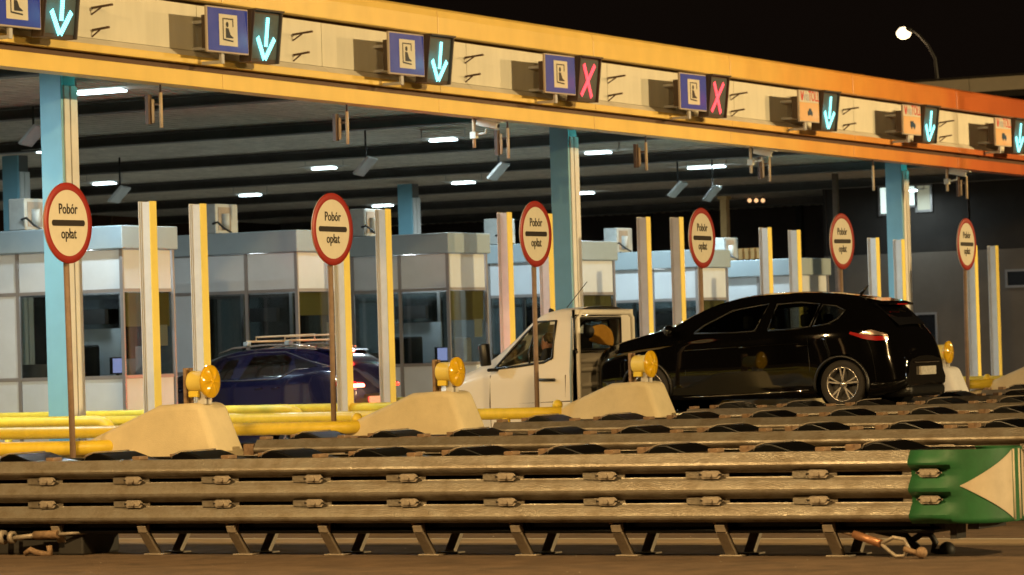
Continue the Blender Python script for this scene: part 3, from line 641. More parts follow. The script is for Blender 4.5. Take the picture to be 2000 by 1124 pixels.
# short bent tube ahead of the booths
def hoop(px, py, Y, ln, label, flip=1):
    x, z = onY(px, py, Y); r = thing('bent_tube', (x, Y, GZ), label, 'guard rail', 'short bent tubes ahead of the booths')
    MB().tube([(x - ln, Y, GZ + .1), (x - ln, Y, z - .3)] + [(x - ln + .3 - .3 * math.cos(t * math.pi / 10), Y, z - .3 + .3 * math.sin(t * math.pi / 10)) for t in range(1, 6)] + [(x - .3, Y, z)] +
              [(x - .3 + .3 * math.sin(t * math.pi / 10), Y, z - .3 + .3 * math.cos(t * math.pi / 10)) for t in range(1, 6)] + [(x, Y, GZ + .1)], .08, 16).build('tube', 'yellow', r)
hoop(222, 822, 42.9, 3.5, 'bent yellow tube lit pale green, left of the nearest wedge')
hoop(592, 799, 48.3, 2.2, 'bent yellow tube lit pale green, in front of the blue car')
hoop(395, 808, 47.6, 5.2, 'long bent yellow tube behind the first guard post')

# ------------------------------------------------------------------ crash cushions
PROF = [(-.0, .852), (.012, .85), (.05, .80), (.078, .765), (.084, .745), (.078, .728), (.02, .698), (.004, .69), (.0, .675), (.0, .640),
        (.004, .632), (.03, .605), (.066, .56), (.084, .535), (.082, .515), (.076, .502), (.018, .472), (.003, .46), (.0, .451), (.0, .416),
        (.004, .408), (.03, .38), (.066, .335), (.084, .31), (.082, .29), (.074, .276), (.02, .25)]
SLOTS = (8, 18)
PITCH = 1.02; XB = [-11.88 - PITCH * k for k in range(11)]
HY = .38
def fender_mesh(side):
    m = MB(); xs = [-.06, -.0, .16, .76, 1.0, 1.10]   # local, left end scaled out over the next panel
    rows = []
    for x in xs:
        o = .016 * (1 - (x + .06) / 1.16); rows.append([(x, side * (HY + p[0] + o), p[1]) for p in PROF])
    m.grid(rows, smooth=False, skip=lambda i, j: j in SLOTS and i in (2,)); return m
def cushion(n, template=None):
    yc = Yc(n) if n >= 0 else 28.2
    lab = 'corrugated steel crash barrier, ' + {-1: 'nearest row with green nose', 0: 'second row, starting right of the nearest wedge', 1: 'third row, starting right of the second wedge', 2: 'fourth row, starting right of the third wedge', 3: 'fifth row, under the black car', 4: 'sixth row, starting right of the white wedge', 5: 'farthest row at the right edge'}[n]
    r = thing('crash_barrier', (-17, yc, 0), lab, 'crash barrier', 'crash cushions ahead of the islands')
    r.location.z = {-1: 0, 0: .03, 1: .05}.get(n, .06)
    return r, yc
r0, yc0 = cushion(-1)
# master pieces (local to the thing at x = 0)
def local(mb, name, m, parent, x=0, **k):
    # geometry given around x=0,y=0,z=0 : build unparented, then place
    o = mb.build(name, m, None, **k); o.parent = parent; o.location = (x, 0, 0); return o
fp = {}; first = True
wash = MB()
def oct_(cx, cz, w_, h_, c_): return [(cx - w_ + c_, cz - h_), (cx + w_ - c_, cz - h_), (cx + w_, cz - h_ + c_), (cx + w_, cz + h_ - c_), (cx + w_ - c_, cz + h_), (cx - w_ + c_, cz + h_), (cx - w_, cz + h_ - c_), (cx - w_, cz - h_ + c_)]
def dress(r):
    """all parts of one cushion; meshes are shared between the cushions"""
    global fp
    if not fp:
        a = fender_mesh(-1); b = fender_mesh(1)
        fp['fn'] = local(a, 'fender_panel', 'galv', r, fix=False, solid=.006); fp['ff'] = local(b, 'fender_panel', 'galv', r, fix=False, solid=.006)
        for key, s in (('wn', -1), ('wf', 1)):
            w_ = MB(); w_.prism(oct_(0, 0, .115, .036, .04), 'y', s * (HY + .045), s * (HY + .057)); w_.prism(oct_(0, 0, .08, .022, .02), 'y', s * (HY + .057), s * (HY + .066))
            fp[key] = local(w_, 'washer', 'galv_plain', r, bevel=.004)
            w_ = MB(); w_.prism([(.021 * math.cos(k * 1.0472), .021 * math.sin(k * 1.0472)) for k in range(6)], 'y', s * (HY + .066), s * (HY + .08)); w_.box(-.02, .02, *sorted((s * (HY + .0), s * (HY + .045))), -.02, .02)
            fp['b' + key] = local(w_, 'bolt', 'galv_plain', r)
            w_ = MB(); w_.prism([(-.31, -.03), (-.15, -.034), (-.13, .03), (-.31, .032)], 'y', s * (HY + .012), s * (HY + .03)); fp['t' + key] = local(w_, 'tab', 'galv', r)
            w_ = MB(); w_.bar((0, s * .385, .235), (0, s * .36, .17), .10, .06, up=(0, 1, 0)); w_.bar((0, s * .36, .17), (0, s * .17, GZ + .01), .10, .05, up=(0, 1, 0)); w_.box(-.1, .12, *sorted((s * .10, s * .24)), GZ, GZ + .015)
            fp['leg' + key] = local(w_, 'leg', 'galv_plain', r, bevel=.006)
        d = MB(); d.box(-.03, .03, -HY + .02, HY - .02, .23, .80); d.box(-.045, .045, -HY - .0, -HY + .14, .80, .885); d.box(-.045, .045, HY - .14, HY, .80, .885); d.box(-.02, .02, -.2, .2, .16, .23)
        fp['dia'] = local(d, 'diaphragm', 'rust', r, bevel=.005)
        c = MB(); hump = [(-.44, .80), (-.44, .824), (-.33, .83), (-.21, .855), (-.12, .895), (-.05, .92), (.02, .918), (.11, .89), (.22, .852), (.36, .83), (.44, .824), (.44, .80)]
        c.prism(hump, 'y', -.30, .30, smooth=False); c.box(-.5, .5, -.34, .34, .15, .188); c.box(-.43, .43, -.24, .24, .19, .80); fp['cart'] = local(c, 'cartridge', 'blackplastic', r, bevel=.02, seg=3)
        st = MB(); st.tube([(-.15, -.305, .86), (-.13, -.305, .90), (-.08, -.302, .918), (-.04, -.28, .928), (-.04, .28, .928), (-.08, .302, .918)], .005, 6); fp['strap'] = local(st, 'strap', 'galv_plain', r)
        protos = list(fp.values())
    X0 = lambda k: XB[k] + 17
    jobs = []
    for k in range(11):
        x = X0(k)
        if k < 10: jobs += [('fn', (x - PITCH, 0, 0)), ('ff', (x - PITCH, 0, 0)), ('cart', (x - PITCH / 2, 0, 0)), ('strap', (x - PITCH / 2, 0, 0))]
        if k > 0: jobs += [('dia', (x, 0, 0)), ('legwn', (x + .06, 0, 0)), ('legwf', (x + .06, 0, 0))]
        for z in (.66, .436):
            for key in ('wn', 'wf'):
                jobs += [(key, (x, 0, z)), ('b' + key, (x, 0, z))]
                if k > 0: jobs.append(('t' + key, (x + .06, 0, z)))
    return jobs
used_ = set()
def apply(r):
    for key, loc in dress(r):
        src = fp[key]
        if key not in used_: used_.add(key); src.location = loc; src.parent = r
        else: piece(src, loc, r)
apply(r0)
def nose(r, x_off=0):
    """green moulded nose with cream triangle"""
    yc = r.location.y; xa, xb, xe = -12.05, -11.60, -11.275; BG = .33
    def rows_for(side):
        rows = []
        for x in [xa, -11.9, -11.80, -11.74, -11.68, xb]:
            t = max(0, min(1, (x + 11.75) / .09)); rr = []
            for p in PROF:
                rr.append((x, yc + side * (HY + .022 + (p[0] * (1 - t) + .045 * t)), p[1] if p[1] > .26 else .235))
            rows.append(rr)
        # curve round to the front
        for a in range(1, 11):
            t = a / 10 * math.pi / 2; x = xb + BG * math.sin(t); y = (HY + .067) * (.12 + .88 * math.cos(t)) if a < 10 else (HY + .067) * .12
            rows.append([(x, yc + side * y, p[1] if p[1] > .26 else .235) for p in PROF])
        return rows
    for s in (-1, 1): MB().grid(rows_for(s), smooth=True).build('green_nose', 'green', r, solid=.008, auto=24)
    q = MB(); q.grid([[(xb + BG, yc + y, z) for y in (-.053, 0, .053)] for z in (.235, .5, .852)], smooth=False); q.build('nose_front', 'green', r, solid=.008)
    for s in (-1, 1):   # cream triangle with curved sides, following the curve of the nose
        q = MB(); rows = []
        for k in range(13):
            u = k / 12; hgt = .003 + .285 * u ** 1.15; tt = u * math.pi / 2 * .93
            X = xb + BG * math.sin(tt); yv = (HY + .067) * (.12 + .88 * math.cos(tt))
            rows.append([(X + .006, yc + s * (yv + .008), .55 + hgt * v) for v in (-1, -.5, 0, .5, 1)])
        q.grid(rows, smooth=True); q.build('cream_triangle', 'nose_cream', r)
    for s in (-1, 1):
        q = MB(); q.tube([(xe - .005, yc + s * .06, .25), (xe - .005, yc + s * .06, .84)], .02, 8); q.build('edge_strip', 'nose_cream', r)
    q = MB(); q.box(-11.98, -11.85, yc - .2, yc + .2, .17, .25).box(-11.76, -11.70, yc - .3, yc - .1, .10, .25).box(-11.6, -11.5, yc - .3, yc + .3, .18, .25).box(-12.0, -11.45, yc - .3, yc + .3, .25, .6); q.build('nose_underframe', 'dark', r)
nose(r0)
rows_r = {}
for n in range(0, 6):
    r, yc = cushion(n); apply(r); rows_r[n] = r
    nose(r)
    MB().box(-22.32, -22.18, yc - .42, yc + .42, GZ, .835).build('anchor_block', 'rust', r, bevel=.01)
    MB().box(-21.6, -21.2, yc - .39, yc + .39, .86, .885).box(-20.9, -20.6, yc + .1, yc + .36, .86, .89).box(-20.4, -19.7, yc - .3, yc - .1, .86, .885).build('cover_plate', 'rust', r, bevel=.004)

# cables, turnbuckles and shackles under the nearest barrier
def wp(px, py, Y): x, z = onY(px, py, Y); return (x, Y, max(z, GZ + .02))
r = thing('tension_cable', (-12.2, 28.0, GZ), 'steel cables with turnbuckle and shackles under the green nose', 'cable')
MB().tube([wp(1630, 1036, 27.9), wp(1680, 1048, 27.85)], .014, 8).build('rod', 'rust', r)
MB().tube([wp(1668, 1044, 27.85), wp(1720, 1062, 27.8)], .035, 12).build('turnbuckle', mat('copper_brown', (.45, .22, .11), .4, metal=.5, noise=.3, nscale=9), r)
MB().tube([wp(1722, 1062, 27.8), wp(1745, 1050, 27.8), wp(1766, 1054, 27.8), wp(1775, 1070, 27.8), wp(1766, 1086, 27.8), wp(1750, 1088, 27.8), wp(1738, 1078, 27.8), wp(1722, 1063, 27.8)], .017, 8).build('shackle', 'galv_plain', r)
MB().tube([wp(1766, 1072, 27.78), wp(1800, 1084, 27.78)], .024, 8).sphere(wp(1800, 1080, 27.78), .05).build('clevis', 'rust', r)
MB().tube([wp(1675, 1024, 28.4), wp(1720, 1036, 28.4), wp(1765, 1046, 28.4), wp(1792, 1072, 28.4)], .04, 10).build('black_arm', 'dark', r)
MB().tube([wp(1782, 1056, 28.4), wp(1800, 1043, 28.4), wp(1818, 1044, 28.4), wp(1827, 1060, 28.4), wp(1822, 1076, 28.4), wp(1842, 1078, 28.4)], .028, 10).sphere(wp(1850, 1074, 28.4), .07).build('black_shackle', 'dark', r)
r = thing('tension_cable', (-21.4, 28.0, GZ), 'steel turnbuckle and rusty anchor under the left end of the nearest barrier', 'cable')
MB().tube([wp(24, 1052, 27.8), wp(70, 1046, 27.8)], .025, 8).build('rod', 'galv_plain', r); MB().tube([wp(115, 1044, 27.8), wp(170, 1040, 27.9)], .016, 8).build('rod', 'galv_plain', r)
MB().tube([wp(68, 1046, 27.8), wp(114, 1044, 27.8)], .04, 12).build('turnbuckle', 'rust', r)
MB().lathe(wp(5, 1050, 27.8), [(-.03, .03), (-.03, .07), (.03, .07), (.03, .03)], 16).lathe(wp(24, 1050, 27.8), [(-.02, .03), (-.02, .06), (.02, .06), (.02, .03)], 16).build('nut', 'galv_plain', r)
MB().tube([wp(50, 1090, 27.8), wp(60, 1074, 27.8), wp(72, 1080, 27.8), wp(85, 1088, 27.8), wp(98, 1082, 27.8), wp(96, 1066, 27.8)], .03, 8).build('shackle', 'rust', r)
MB().box(-21.9, -20.9, 27.95, 28.4, GZ, .12).box(-21.05, -20.75, 27.9, 28.5, GZ, .2).build('anchor_foot', 'dark', r, bevel=.02)

# ------------------------------------------------------------------ vehicles
def cat(ps, x):
    """piecewise smooth interpolation through (x, value...) rows"""
    if x <= ps[0][0]: return ps[0][1:]
    if x >= ps[-1][0]: return ps[-1][1:]
    for i in range(len(ps) - 1):
        if ps[i][0] <= x <= ps[i + 1][0]:
            a, b = ps[i], ps[i + 1]; t = (x - a[0]) / (b[0] - a[0]); p = ps[i - 1] if i else a; q = ps[i + 2] if i + 2 < len(ps) else b; out = []
            for k in range(1, len(a)):
                m0 = (b[k] - p[k]) / max(1e-6, b[0] - p[0]) * (b[0] - a[0]); m1 = (q[k] - a[k]) / max(1e-6, q[0] - a[0]) * (b[0] - a[0])
                m0 = max(min(m0, 3 * abs(b[k] - a[k])), -3 * abs(b[k] - a[k])); m1 = max(min(m1, 3 * abs(b[k] - a[k])), -3 * abs(b[k] - a[k]))
                out.append((2 * t ** 3 - 3 * t * t + 1) * a[k] + (t ** 3 - 2 * t * t + t) * m0 + (-2 * t ** 3 + 3 * t * t) * b[k] + (t ** 3 - t * t) * m1)
            return out
class Shell:
    """stations: (x, zbot, zbelt, ztop, wlow, wbelt, wroof) in world x/z, y as half widths about yc"""
    def __init__(s, st, yc, crown=.03): s.st = st; s.yc = yc; s.crown = crown
    def ring(s, x):
        zb, zl, zt, wl, wb, wr = cat(s.st, x)
        zl = min(zl, zt - .03)
        k = [(0, zb), (wl * .75, zb), (wl * .96, zb + .03), (wl, zb + .11), ((wl + wb) / 2 * 1.012, (zb + zl) / 2 + .02), (wb * 1.004, zl - .07), (wb * .985, zl), 
             (wb + (wr - wb) * .5 + .012, zl + (zt - zl) * .45), (wr, zl + (zt - zl) * .84), (wr * .90, zt - .02), (wr * .5, zt - .0 + s.crown * .6), (0, zt + s.crown)]
        out = []
        sub = [2, 2, 2, 4, 4, 2, 5, 5, 3, 3, 3]
        for i in range(len(k) - 1):
            for j in range(sub[i]):
                t = j / sub[i]; out.append((k[i][0] + (k[i + 1][0] - k[i][0]) * t, k[i][1] + (k[i + 1][1] - k[i][1]) * t))
        out.append(k[-1]); return out
    def side_y(s, x, z):
        r = s.ring(x); best = None
        for a, b in zip(r[3:], r[4:]):
            if min(a[1], b[1]) <= z <= max(a[1], b[1]) + 1e-6 and abs(b[1] - a[1]) > 1e-6:
                t = (z - a[1]) / (b[1] - a[1]); best = a[0] + (b[0] - a[0]) * t; return best
        return r[-3][0]
    def body(s, name, m, parent, holes, arches, dx=.04, open_=True):
        x0, x1 = s.st[0][0], s.st[-1][0]; n = int((x1 - x0) / dx); rows = []
        for i in range(n + 1):
            x = x0 + (x1 - x0) * i / n; rg = s.ring(x); row = [[x, -y, z] for y, z in rg] 
            rows.append(row)
        for row in rows:
            for p in row[3:-6]:
                for ax, az, ar in arches:
                    d = math.hypot(p[0] - ax, p[2] - az)
                    if abs(d - ar) < dx * .62 and d > 1e-4 and p[2] < az + ar + .1: f_ = ar / d; p[0] = ax + (p[0] - ax) * f_; p[2] = az + (p[2] - az) * f_
        def skip(i, j):
            c = [(rows[i][j][k] + rows[i][j + 1][k] + rows[i + 1][j][k] + rows[i + 1][j + 1][k]) / 4 for k in range(3)]
            if -c[1] > .45:
                for ax, az, ar in arches:
                    if math.hypot(c[0] - ax, c[2] - az) < ar: return True
                for h in holes:
                    if inside(h, c[0], c[2]): return True
            return False
        q = MB()
        q.grid([[(p[0], s.yc + p[1], p[2]) for p in r_] for r_ in rows], skip=skip); q.grid([[(p[0], s.yc - p[1], p[2]) for p in r_] for r_ in rows], skip=skip)
        for r_ in (rows[0], rows[-1]) if open_ else (rows[0],):
            q.add([(p[0], s.yc + p[1], p[2]) for p in r_] + [(p[0], s.yc - p[1], p[2]) for p in r_[::-1]], [tuple(range(2 * len(r_)))])
        return q.build(name, m, parent)
    def patch(s, name, m, parent, poly, off=.006, side=-1, n=14, k=8):
        """a curved pane covering a side-view polygon given as top and bottom polylines: poly = (bottom [(x,z)..], top [(x,z)..])"""
        bot, top = poly; rows = []
        def at(pl, t):
            L = [0]
            for a, b in zip(pl, pl[1:]): L.append(L[-1] + math.hypot(b[0] - a[0], b[1] - a[1]))
            d = t * L[-1]
            for i in range(len(pl) - 1):
                if d <= L[i + 1] + 1e-9: u = (d - L[i]) / max(1e-9, L[i + 1] - L[i]); return (pl[i][0] + (pl[i + 1][0] - pl[i][0]) * u, pl[i][1] + (pl[i + 1][1] - pl[i][1]) * u)
            return pl[-1]
        for i in range(n + 1):
            a, b = at(bot, i / n), at(top, i / n); row = []
            for j in range(k + 1):
                x = a[0] + (b[0] - a[0]) * j / k; z = a[1] + (b[1] - a[1]) * j / k; row.append((x, s.yc + side * (s.side_y(x, z) + off), z))
            rows.append(row)
        return MB().grid(rows).build(name, m, parent)
    def line(s, pts, side, off): return [(x, s.yc + side * (s.side_y(x, z) + off), z) for x, z in pts]
def inside(pl, x, z):
    c = False; n = len(pl)
    for i in range(n):
        a, b = pl[i], pl[i - 1]
        if (a[1] > z) != (b[1] > z) and x < (b[0] - a[0]) * (z - a[1]) / (b[1] - a[1]) + a[0]: c = not c
    return c
def shrink(pl, f=.94):
    cx = sum(p[0] for p in pl) / len(pl); cz = sum(p[1] for p in pl) / len(pl); return [(cx + (p[0] - cx) * f, cz + (p[1] - cz) * f) for p in pl]
def closed(b_t): return b_t[0] + b_t[1][::-1]
def wheel(parent, x, y, z, r, side, spokes=5, w_=.2, m_='alloy'):
    """side -1: outer face towards -y"""
    s = side
    t = MB().lathe((x, y, z), [(0, r * .70), (s * .0, r * .78), (s * .015, r * .95), (s * -.02, r), (s * -w_ + s * .03, r), (s * -w_, r * .9), (s * -w_, r * .5)], 36, 'y').build('tyre', 'rubber', parent)
    q = MB().lathe((x, y, z), [(s * -.02, r * .70), (s * .004, r * .72), (s * .0, r * .66), (s * -.05, r * .63), (s * -.12, r * .62)], 36, 'y')
    for k in range(spokes):
        for dd in (-.16, .16):
            a = 2 * math.pi * k / spokes + .3; a2 = a + dd
            p0 = (x + .05 * math.cos(a), y - s * .015 , z + .05 * math.sin(a)); p1 = (x + r * .67 * math.cos(a2), y - s * .012, z + r * .67 * math.sin(a2))
            q.bar(p0, p1, .022, .026, up=(0, 1, 0))
    q.lathe((x, y, z), [(s * -.0, .001), (s * -.0, .04), (s * -.03, .055)], 16, 'y'); q.build('rim', m_, parent)
    MB().lathe((x, y, z), [(s * -.13, .001), (s * -.13, r * .62)], 20, 'y').build('hub', 'dark', parent)
    return t
def arch_lip(parent, sh, ax, az, ar, side, m_, w_=.022):
    pts = []
    for k in range(25):
        t = math.pi * (-.08 + 1.16 * k / 24); x = ax + ar * math.cos(t); z = az + ar * math.sin(t)
        pts.append((x, sh.yc + side * (sh.side_y(x, max(z, az - .1)) + .004), z))
    MB().tube(pts, w_, 8).build('arch_trim', m_, parent)
def wheel_well(parent, sh, ax, az, ar):
    for s in (-1, 1): MB().lathe((ax, sh.yc + s * .45, az), [(0, .01), (0, ar - .01), (s * .38, ar - .01)], 24, 'y').build('wheel_well', 'trim', parent)

# ---- black hatchback carried on the flatbed
ycB = 46.5; bzB = .84
car = thing('black_hatchback', (-22.3, ycB, bzB), 'glossy black five door hatchback seen from its rear side', 'car')
stB = [(-24.80, 1.10, 1.38, 1.46, .58, .58, .42), (-24.74, 1.03, 1.5, 1.66, .74, .74, .58), (-24.60, 1.0, 1.58, 1.78, .84, .84, .68), (-24.34, .98, 1.66, 1.87, .89, .89, .72), (-24.0, .98, 1.74, 1.95, .91, .905, .74), (-23.55, .98, 1.80, 2.06, .92, .915, .72),
       (-23.15, .98, 1.83, 2.24, .92, .92, .66), (-22.75, .98, 1.85, 2.38, .92, .92, .64), (-22.3, .98, 1.87, 2.455, .92, .92, .65), (-21.8, .98, 1.90, 2.475, .92, .92, .66), (-21.3, .98, 1.93, 2.455, .925, .925, .63), (-20.9, .98, 1.95, 2.41, .935, .915, .58),
       (-20.55, .98, 1.96, 2.34, .93, .88, .53), (-20.35, 1.0, 1.95, 2.255, .91, .84, .50), (-20.2, 1.02, 1.90, 2.10, .88, .80, .49), (-20.07, 1.04, 1.80, 1.93, .83, .74, .50), (-19.97, 1.08, 1.64, 1.78, .77, .68, .52), (-19.88, 1.12, 1.4, 1.52, .68, .60, .48)]
sB = Shell(stB, ycB, .02)
P = lambda *pts: [onY(px, py, 45.75) for px, py in pts]
win1 = (P((1362, 652), (1440, 650), (1482, 647)), P((1378, 637), (1430, 607), (1500, 594)))
win2 = (P((1508, 646), (1560, 643), (1590, 638)), P((1516, 595), (1560, 591), (1597, 594)))
win3 = (P((1596, 638), (1625, 632), (1640, 622)), P((1603, 595), (1628, 598), (1647, 606)))
archB = [(-20.77, 1.16, .40), (-23.82, 1.16, .40)]
sB.body('body', 'carblack', car, [shrink(closed(w_), .93) for w_ in (win1, win2, win3)], archB)
for s in (-1, 1):
    sB.patch('front_window', 'carglass', car, win1, side=s); sB.patch('rear_window', 'carglass', car, win2, side=s); sB.patch('quarter_window', 'carglass', car, win3, side=s)
    for w_ in (win1, win2, win3):
        lp = closed(w_); MB().tube(sB.line(lp + [lp[0]], s, .006), .012, 6).build('window_trim', 'trim', car)
    for ax, az, ar in archB: arch_lip(car, sB, ax, az, ar, s, 'trim')
    for x in (-20.77, -23.82): wheel(car, x, ycB + s * .885, 1.17, .34, s, 5)
    MB().tube(sB.line(P((1345, 776), (1400, 774), (1500, 768), (1590, 762)), s, .006), .012, 6).build('sill_strip', 'chrome', car)
    MB().tube(sB.line([(-23.2, 1.70), (-22.3, 1.735), (-21.4, 1.76)], s, .002), .009, 6).build('door_crease', 'carblack', car)
    for x in (-22.32, -21.42): MB().tube(sB.line([(x, 1.72), (x + .19, 1.735)], s, .025), .014, 8).build('door_handle', 'carblack', car)
    for xx in (-22.14, -21.25, -23.2): MB().tube(sB.line([(xx, 1.05), (xx + .01, 1.4), (xx - .02, 1.85)], s, .0), .004, 4).build('door_gap', 'trim', car)
    # taillight wraps round the rear quarter
    sB.patch('red_taillight', 'taillight', car, ([(-20.64, 1.87), (-20.42, 1.79), (-20.26, 1.765), (-20.10, 1.77)], [(-20.62, 1.90), (-20.42, 1.85), (-20.27, 1.83), (-20.11, 1.825)]), off=.012, side=s, n=10, k=4)
    sB.patch('clear_taillight', 'tailclear', car, ([(-20.50, 1.865), (-20.3, 1.845), (-20.11, 1.835)], [(-20.46, 1.89), (-20.34, 1.925), (-20.13, 1.86)]), off=.014, side=s, n=10, k=4)
    MB().bar((-23.38, ycB + s * .93, 1.95), (-23.38, ycB + s * 1.12, 1.98), .12, .05).sphere((-23.36, ycB + s * 1.08, 1.99), .11, 12, 8, (.75, .9, .75)).build('mirror', 'carblack', car)
wheel_well(car, sB, *archB[0]); wheel_well(car, sB, *archB[1])
q = MB(); q.grid([[(-20.40 + .36 * t - .02, ycB + y * (.9 - .06 * t), 2.265 - .32 * t + .02 + .02 * (1 - (y / .6) ** 2)) for y in (-.56, -.4, -.2, 0, .2, .4, .56)] for t in (0, .25, .5, .75, 1)]); q.build('rear_screen', 'windark', car)
MB().prism([(-20.6, 2.375), (-20.34, 2.32), (-20.22, 2.275), (-20.24, 2.255), (-20.45, 2.28)], 'y', ycB - .44, ycB + .44).build('spoiler', 'carblack', car, bevel=.015)
MB().box(-20.225, -20.205, ycB - .16, ycB + .16, 2.26, 2.278).build('high_brake_light', 'taillight', car)
MB().tube([(-20.85, ycB, 2.43), (-20.72, ycB, 2.55)], [.03, .008], 8).build('antenna', 'trim', car)
MB().box(-19.88, -19.84, ycB - .26, ycB + .26, 1.27, 1.39).build('number_plate', 'plate', car, bevel=.006)
MB().box(-20.3, -19.85, ycB - .62, ycB + .62, .97, 1.14).build('rear_diffuser', 'trim', car, bevel=.07, seg=4)
MB().tube([(-20.1, ycB + .45, 1.03), (-19.86, ycB + .45, 1.03)], .045, 14).build('exhaust', 'chrome', car)
MB().box(-19.89, -19.855, ycB - .42, ycB + .42, 1.44, 1.465).build('tailgate_chrome', 'chrome', car, bevel=.008)
for x in (-22.6, -21.7):
    for s in (-1, 1):
        MB().box(x + .1, x + .22, ycB + s * .38 - .22, ycB + s * .38 + .22, 1.35, 1.95).box(x + .12, x + .2, ycB + s * .38 - .12, ycB + s * .38 + .12, 1.98, 2.17).box(x - .35, x + .1, ycB + s * .38 - .22, ycB + s * .38 + .22, 1.3, 1.45).build('seat', 'seat', car, bevel=.04, seg=3)
MB().lathe((-23.0, ycB - .38, 1.86), [(-.012, .16), (0, .175), (.012, .16), (0, .15), (-.012, .16)], 20).build('steering_wheel', 'trim', car)
MB().box(-23.6, -23.1, ycB - .7, ycB + .7, 1.5, 1.82).build('dashboard', 'trim', car, bevel=.05)

# ---- white truck cab with flatbed
ycT = 46.45
tr = thing('white_tow_truck', (-24.5, ycT, GZ), 'white truck with a windowed rear cab wall whose flatbed carries the black car', 'truck')
stT = [(-27.55, .35, 1.0, 1.08, .70, .70, .5), (-27.45, .32, 1.12, 1.22, .84, .84, .62), (-27.2, .30, 1.2, 1.36, .93, .93, .74), (-26.9, .30, 1.32, 1.47, .96, .95, .78), (-26.62, .30, 1.40, 1.58, .97, .96, .78), (-26.35, .30, 1.44, 1.75, .97, .96, .74), (-26.05, .30, 1.46, 1.99, .97, .96, .70),
       (-25.8, .30, 1.46, 2.19, .97, .96, .72), (-25.6, .30, 1.46, 2.30, .97, .96, .75), (-25.4, .30, 1.46, 2.35, .97, .96, .78), (-25.0, .30, 1.46, 2.365, .97, .96, .80), (-24.98, .30, 1.46, 2.365, .97, .96, .80)]
sT = Shell(stT, ycT, .03)
PT = lambda *pts: [onY(px, py, ycT - .93) for px, py in pts]
tw = (PT((966, 721), (1010, 716), (1062, 708), (1078, 700)), PT((985, 690), (1012, 655), (1036, 630), (1078, 627)))
archT = [(-26.75, .33, .44)]
sT.body('cab', 'carwhite', tr, [shrink(closed(tw), .95)], archT, open_=False)
XE = -24.975
for s in (-1, 1):
    sT.patch('door_window', 'vanglass', tr, tw, side=s)
    lp = closed(tw); MB().tube(sT.line(lp + [lp[0]], s, .008), .02, 6).build('window_seal', 'trim', tr)
    MB().tube(sT.line(PT((1036, 630), (1030, 690), (1034, 713)), s, .004), .018, 6).build('window_divider', 'trim', tr)
    a = PT((1055, 742), (1088, 742)); MB().tube([(p[0], ycT + s * 1.0, p[1]) for p in a], .02, 8).build('door_handle', 'trim', tr)
    MB().tube([(PT((958, 680))[0][0], ycT + s * 1.12, PT((958, 672))[0][1]), (PT((962, 715))[0][0], ycT + s * 1.12, PT((962, 715))[0][1])], .085, 10).bar((-26.25, ycT + s * .9, 1.5), (-26.32, ycT + s * 1.1, 1.5), .05, .05).build('mirror', 'trim', tr, bevel=.02)
    MB().tube(sT.line([(-26.35, .4), (-26.37, 1.0), (-26.36, 1.42)], s, .0), .01, 4).tube(sT.line([(-25.12, .4), (-25.1, 1.4)], s, .0), .01, 4).tube(sT.line([(-27.0, .98), (-25.0, 1.02)], s, 0), .008, 4).build('door_gap', 'joint', tr)
    wheel(tr, -26.75, ycT + s * .95, .30, .36, s, 6, .22, 'post_grey')
wheel_well(tr, sT, *archT[0])
MB().lathe(PT((1053, 609))[0][:1] + (ycT - .60, PT((1053, 609))[0][1]), [(0, .001), (0, .05), (.05, .03)], 10).build('roof_lamp', 'trim', tr)
# ribbed rear wall of the cab with its window
XW = XE + .03; wy0, wz1 = onX(1121, 622, XW); wy1, wz0 = onX(1213, 681, XW); ylo, yhi = ycT - .90, ycT + .90
q = MB(); q.box(XE, XW, ylo, wy0, .35, 2.34).box(XE, XW, wy1, yhi, .35, 2.34).box(XE, XW, wy0, wy1, wz1, 2.34).box(XE, XW, wy0, wy1, .35, wz0).build('rear_wall', 'carwhite', tr)
for pz, hh in ((705, .03), (722, .022), (752, .03), (779, .03)):
    _, z = onX(1170, pz, XW); MB().prism([(XW - .004, z - hh - .02), (XW + .035, z - .012), (XW + .035, z + .012), (XW - .004, z + hh + .02)], 'y', wy0 + .05, yhi - .08).build('rear_rib', 'carwhite', tr, bevel=.008)
q = MB(); q.tube([(XW, ylo + .05, .5), (XW, ylo + .05, 2.22), (XW, ylo + .16, 2.30), (XW, yhi - .16, 2.30), (XW, yhi - .05, 2.22), (XW, yhi - .05, .5)], .045, 10).build('rear_rim', 'carwhite', tr)
MB().box(XW - .02, XW - .014, wy0, wy1, wz0, wz1).build('rear_window', 'vanglass', tr)
MB().tube([(XW, wy0, wz0), (XW, wy1, wz0), (XW, wy1, wz1), (XW, wy0, wz1), (XW, wy0, wz0)], .02, 6).build('window_seal', 'trim', tr)
MB().tube([(XW + .015, wy0, wz1 + .04), (XW + .015, wy1, wz1 + .04)], .014, 6).build('window_lip', 'chrome', tr); MB().tube([(XW + .015, wy0, wz0 - .035), (XW + .015, wy1, wz0 - .035)], .014, 6).build('window_lip', 'chrome', tr)
MB().tube([(XE - .03, ycT - .975, .4), (XE - .03, ycT - .965, 1.45), (XE - .03, ycT - .86, 2.25)], .022, 8).build('seal_strip', 'boothroof', tr)
MB().box(-25.25, -25.02, ycT - .68, ycT - .22, 1.15, 2.0).box(-25.6, -25.1, ycT - .68, ycT - .22, 1.0, 1.2).build('driver_seat', 'seat', tr, bevel=.05, seg=3)
MB().box(-26.4, -25.95, ycT - .85, ycT + .85, 1.1, 1.42).build('dashboard', 'trim', tr, bevel=.06)
MB().lathe((-25.85, ycT - .45, 1.5), [(-.015, .19), (0, .205), (.015, .19), (0, .175), (-.015, .19)], 22).build('steering_wheel', 'trim', tr)
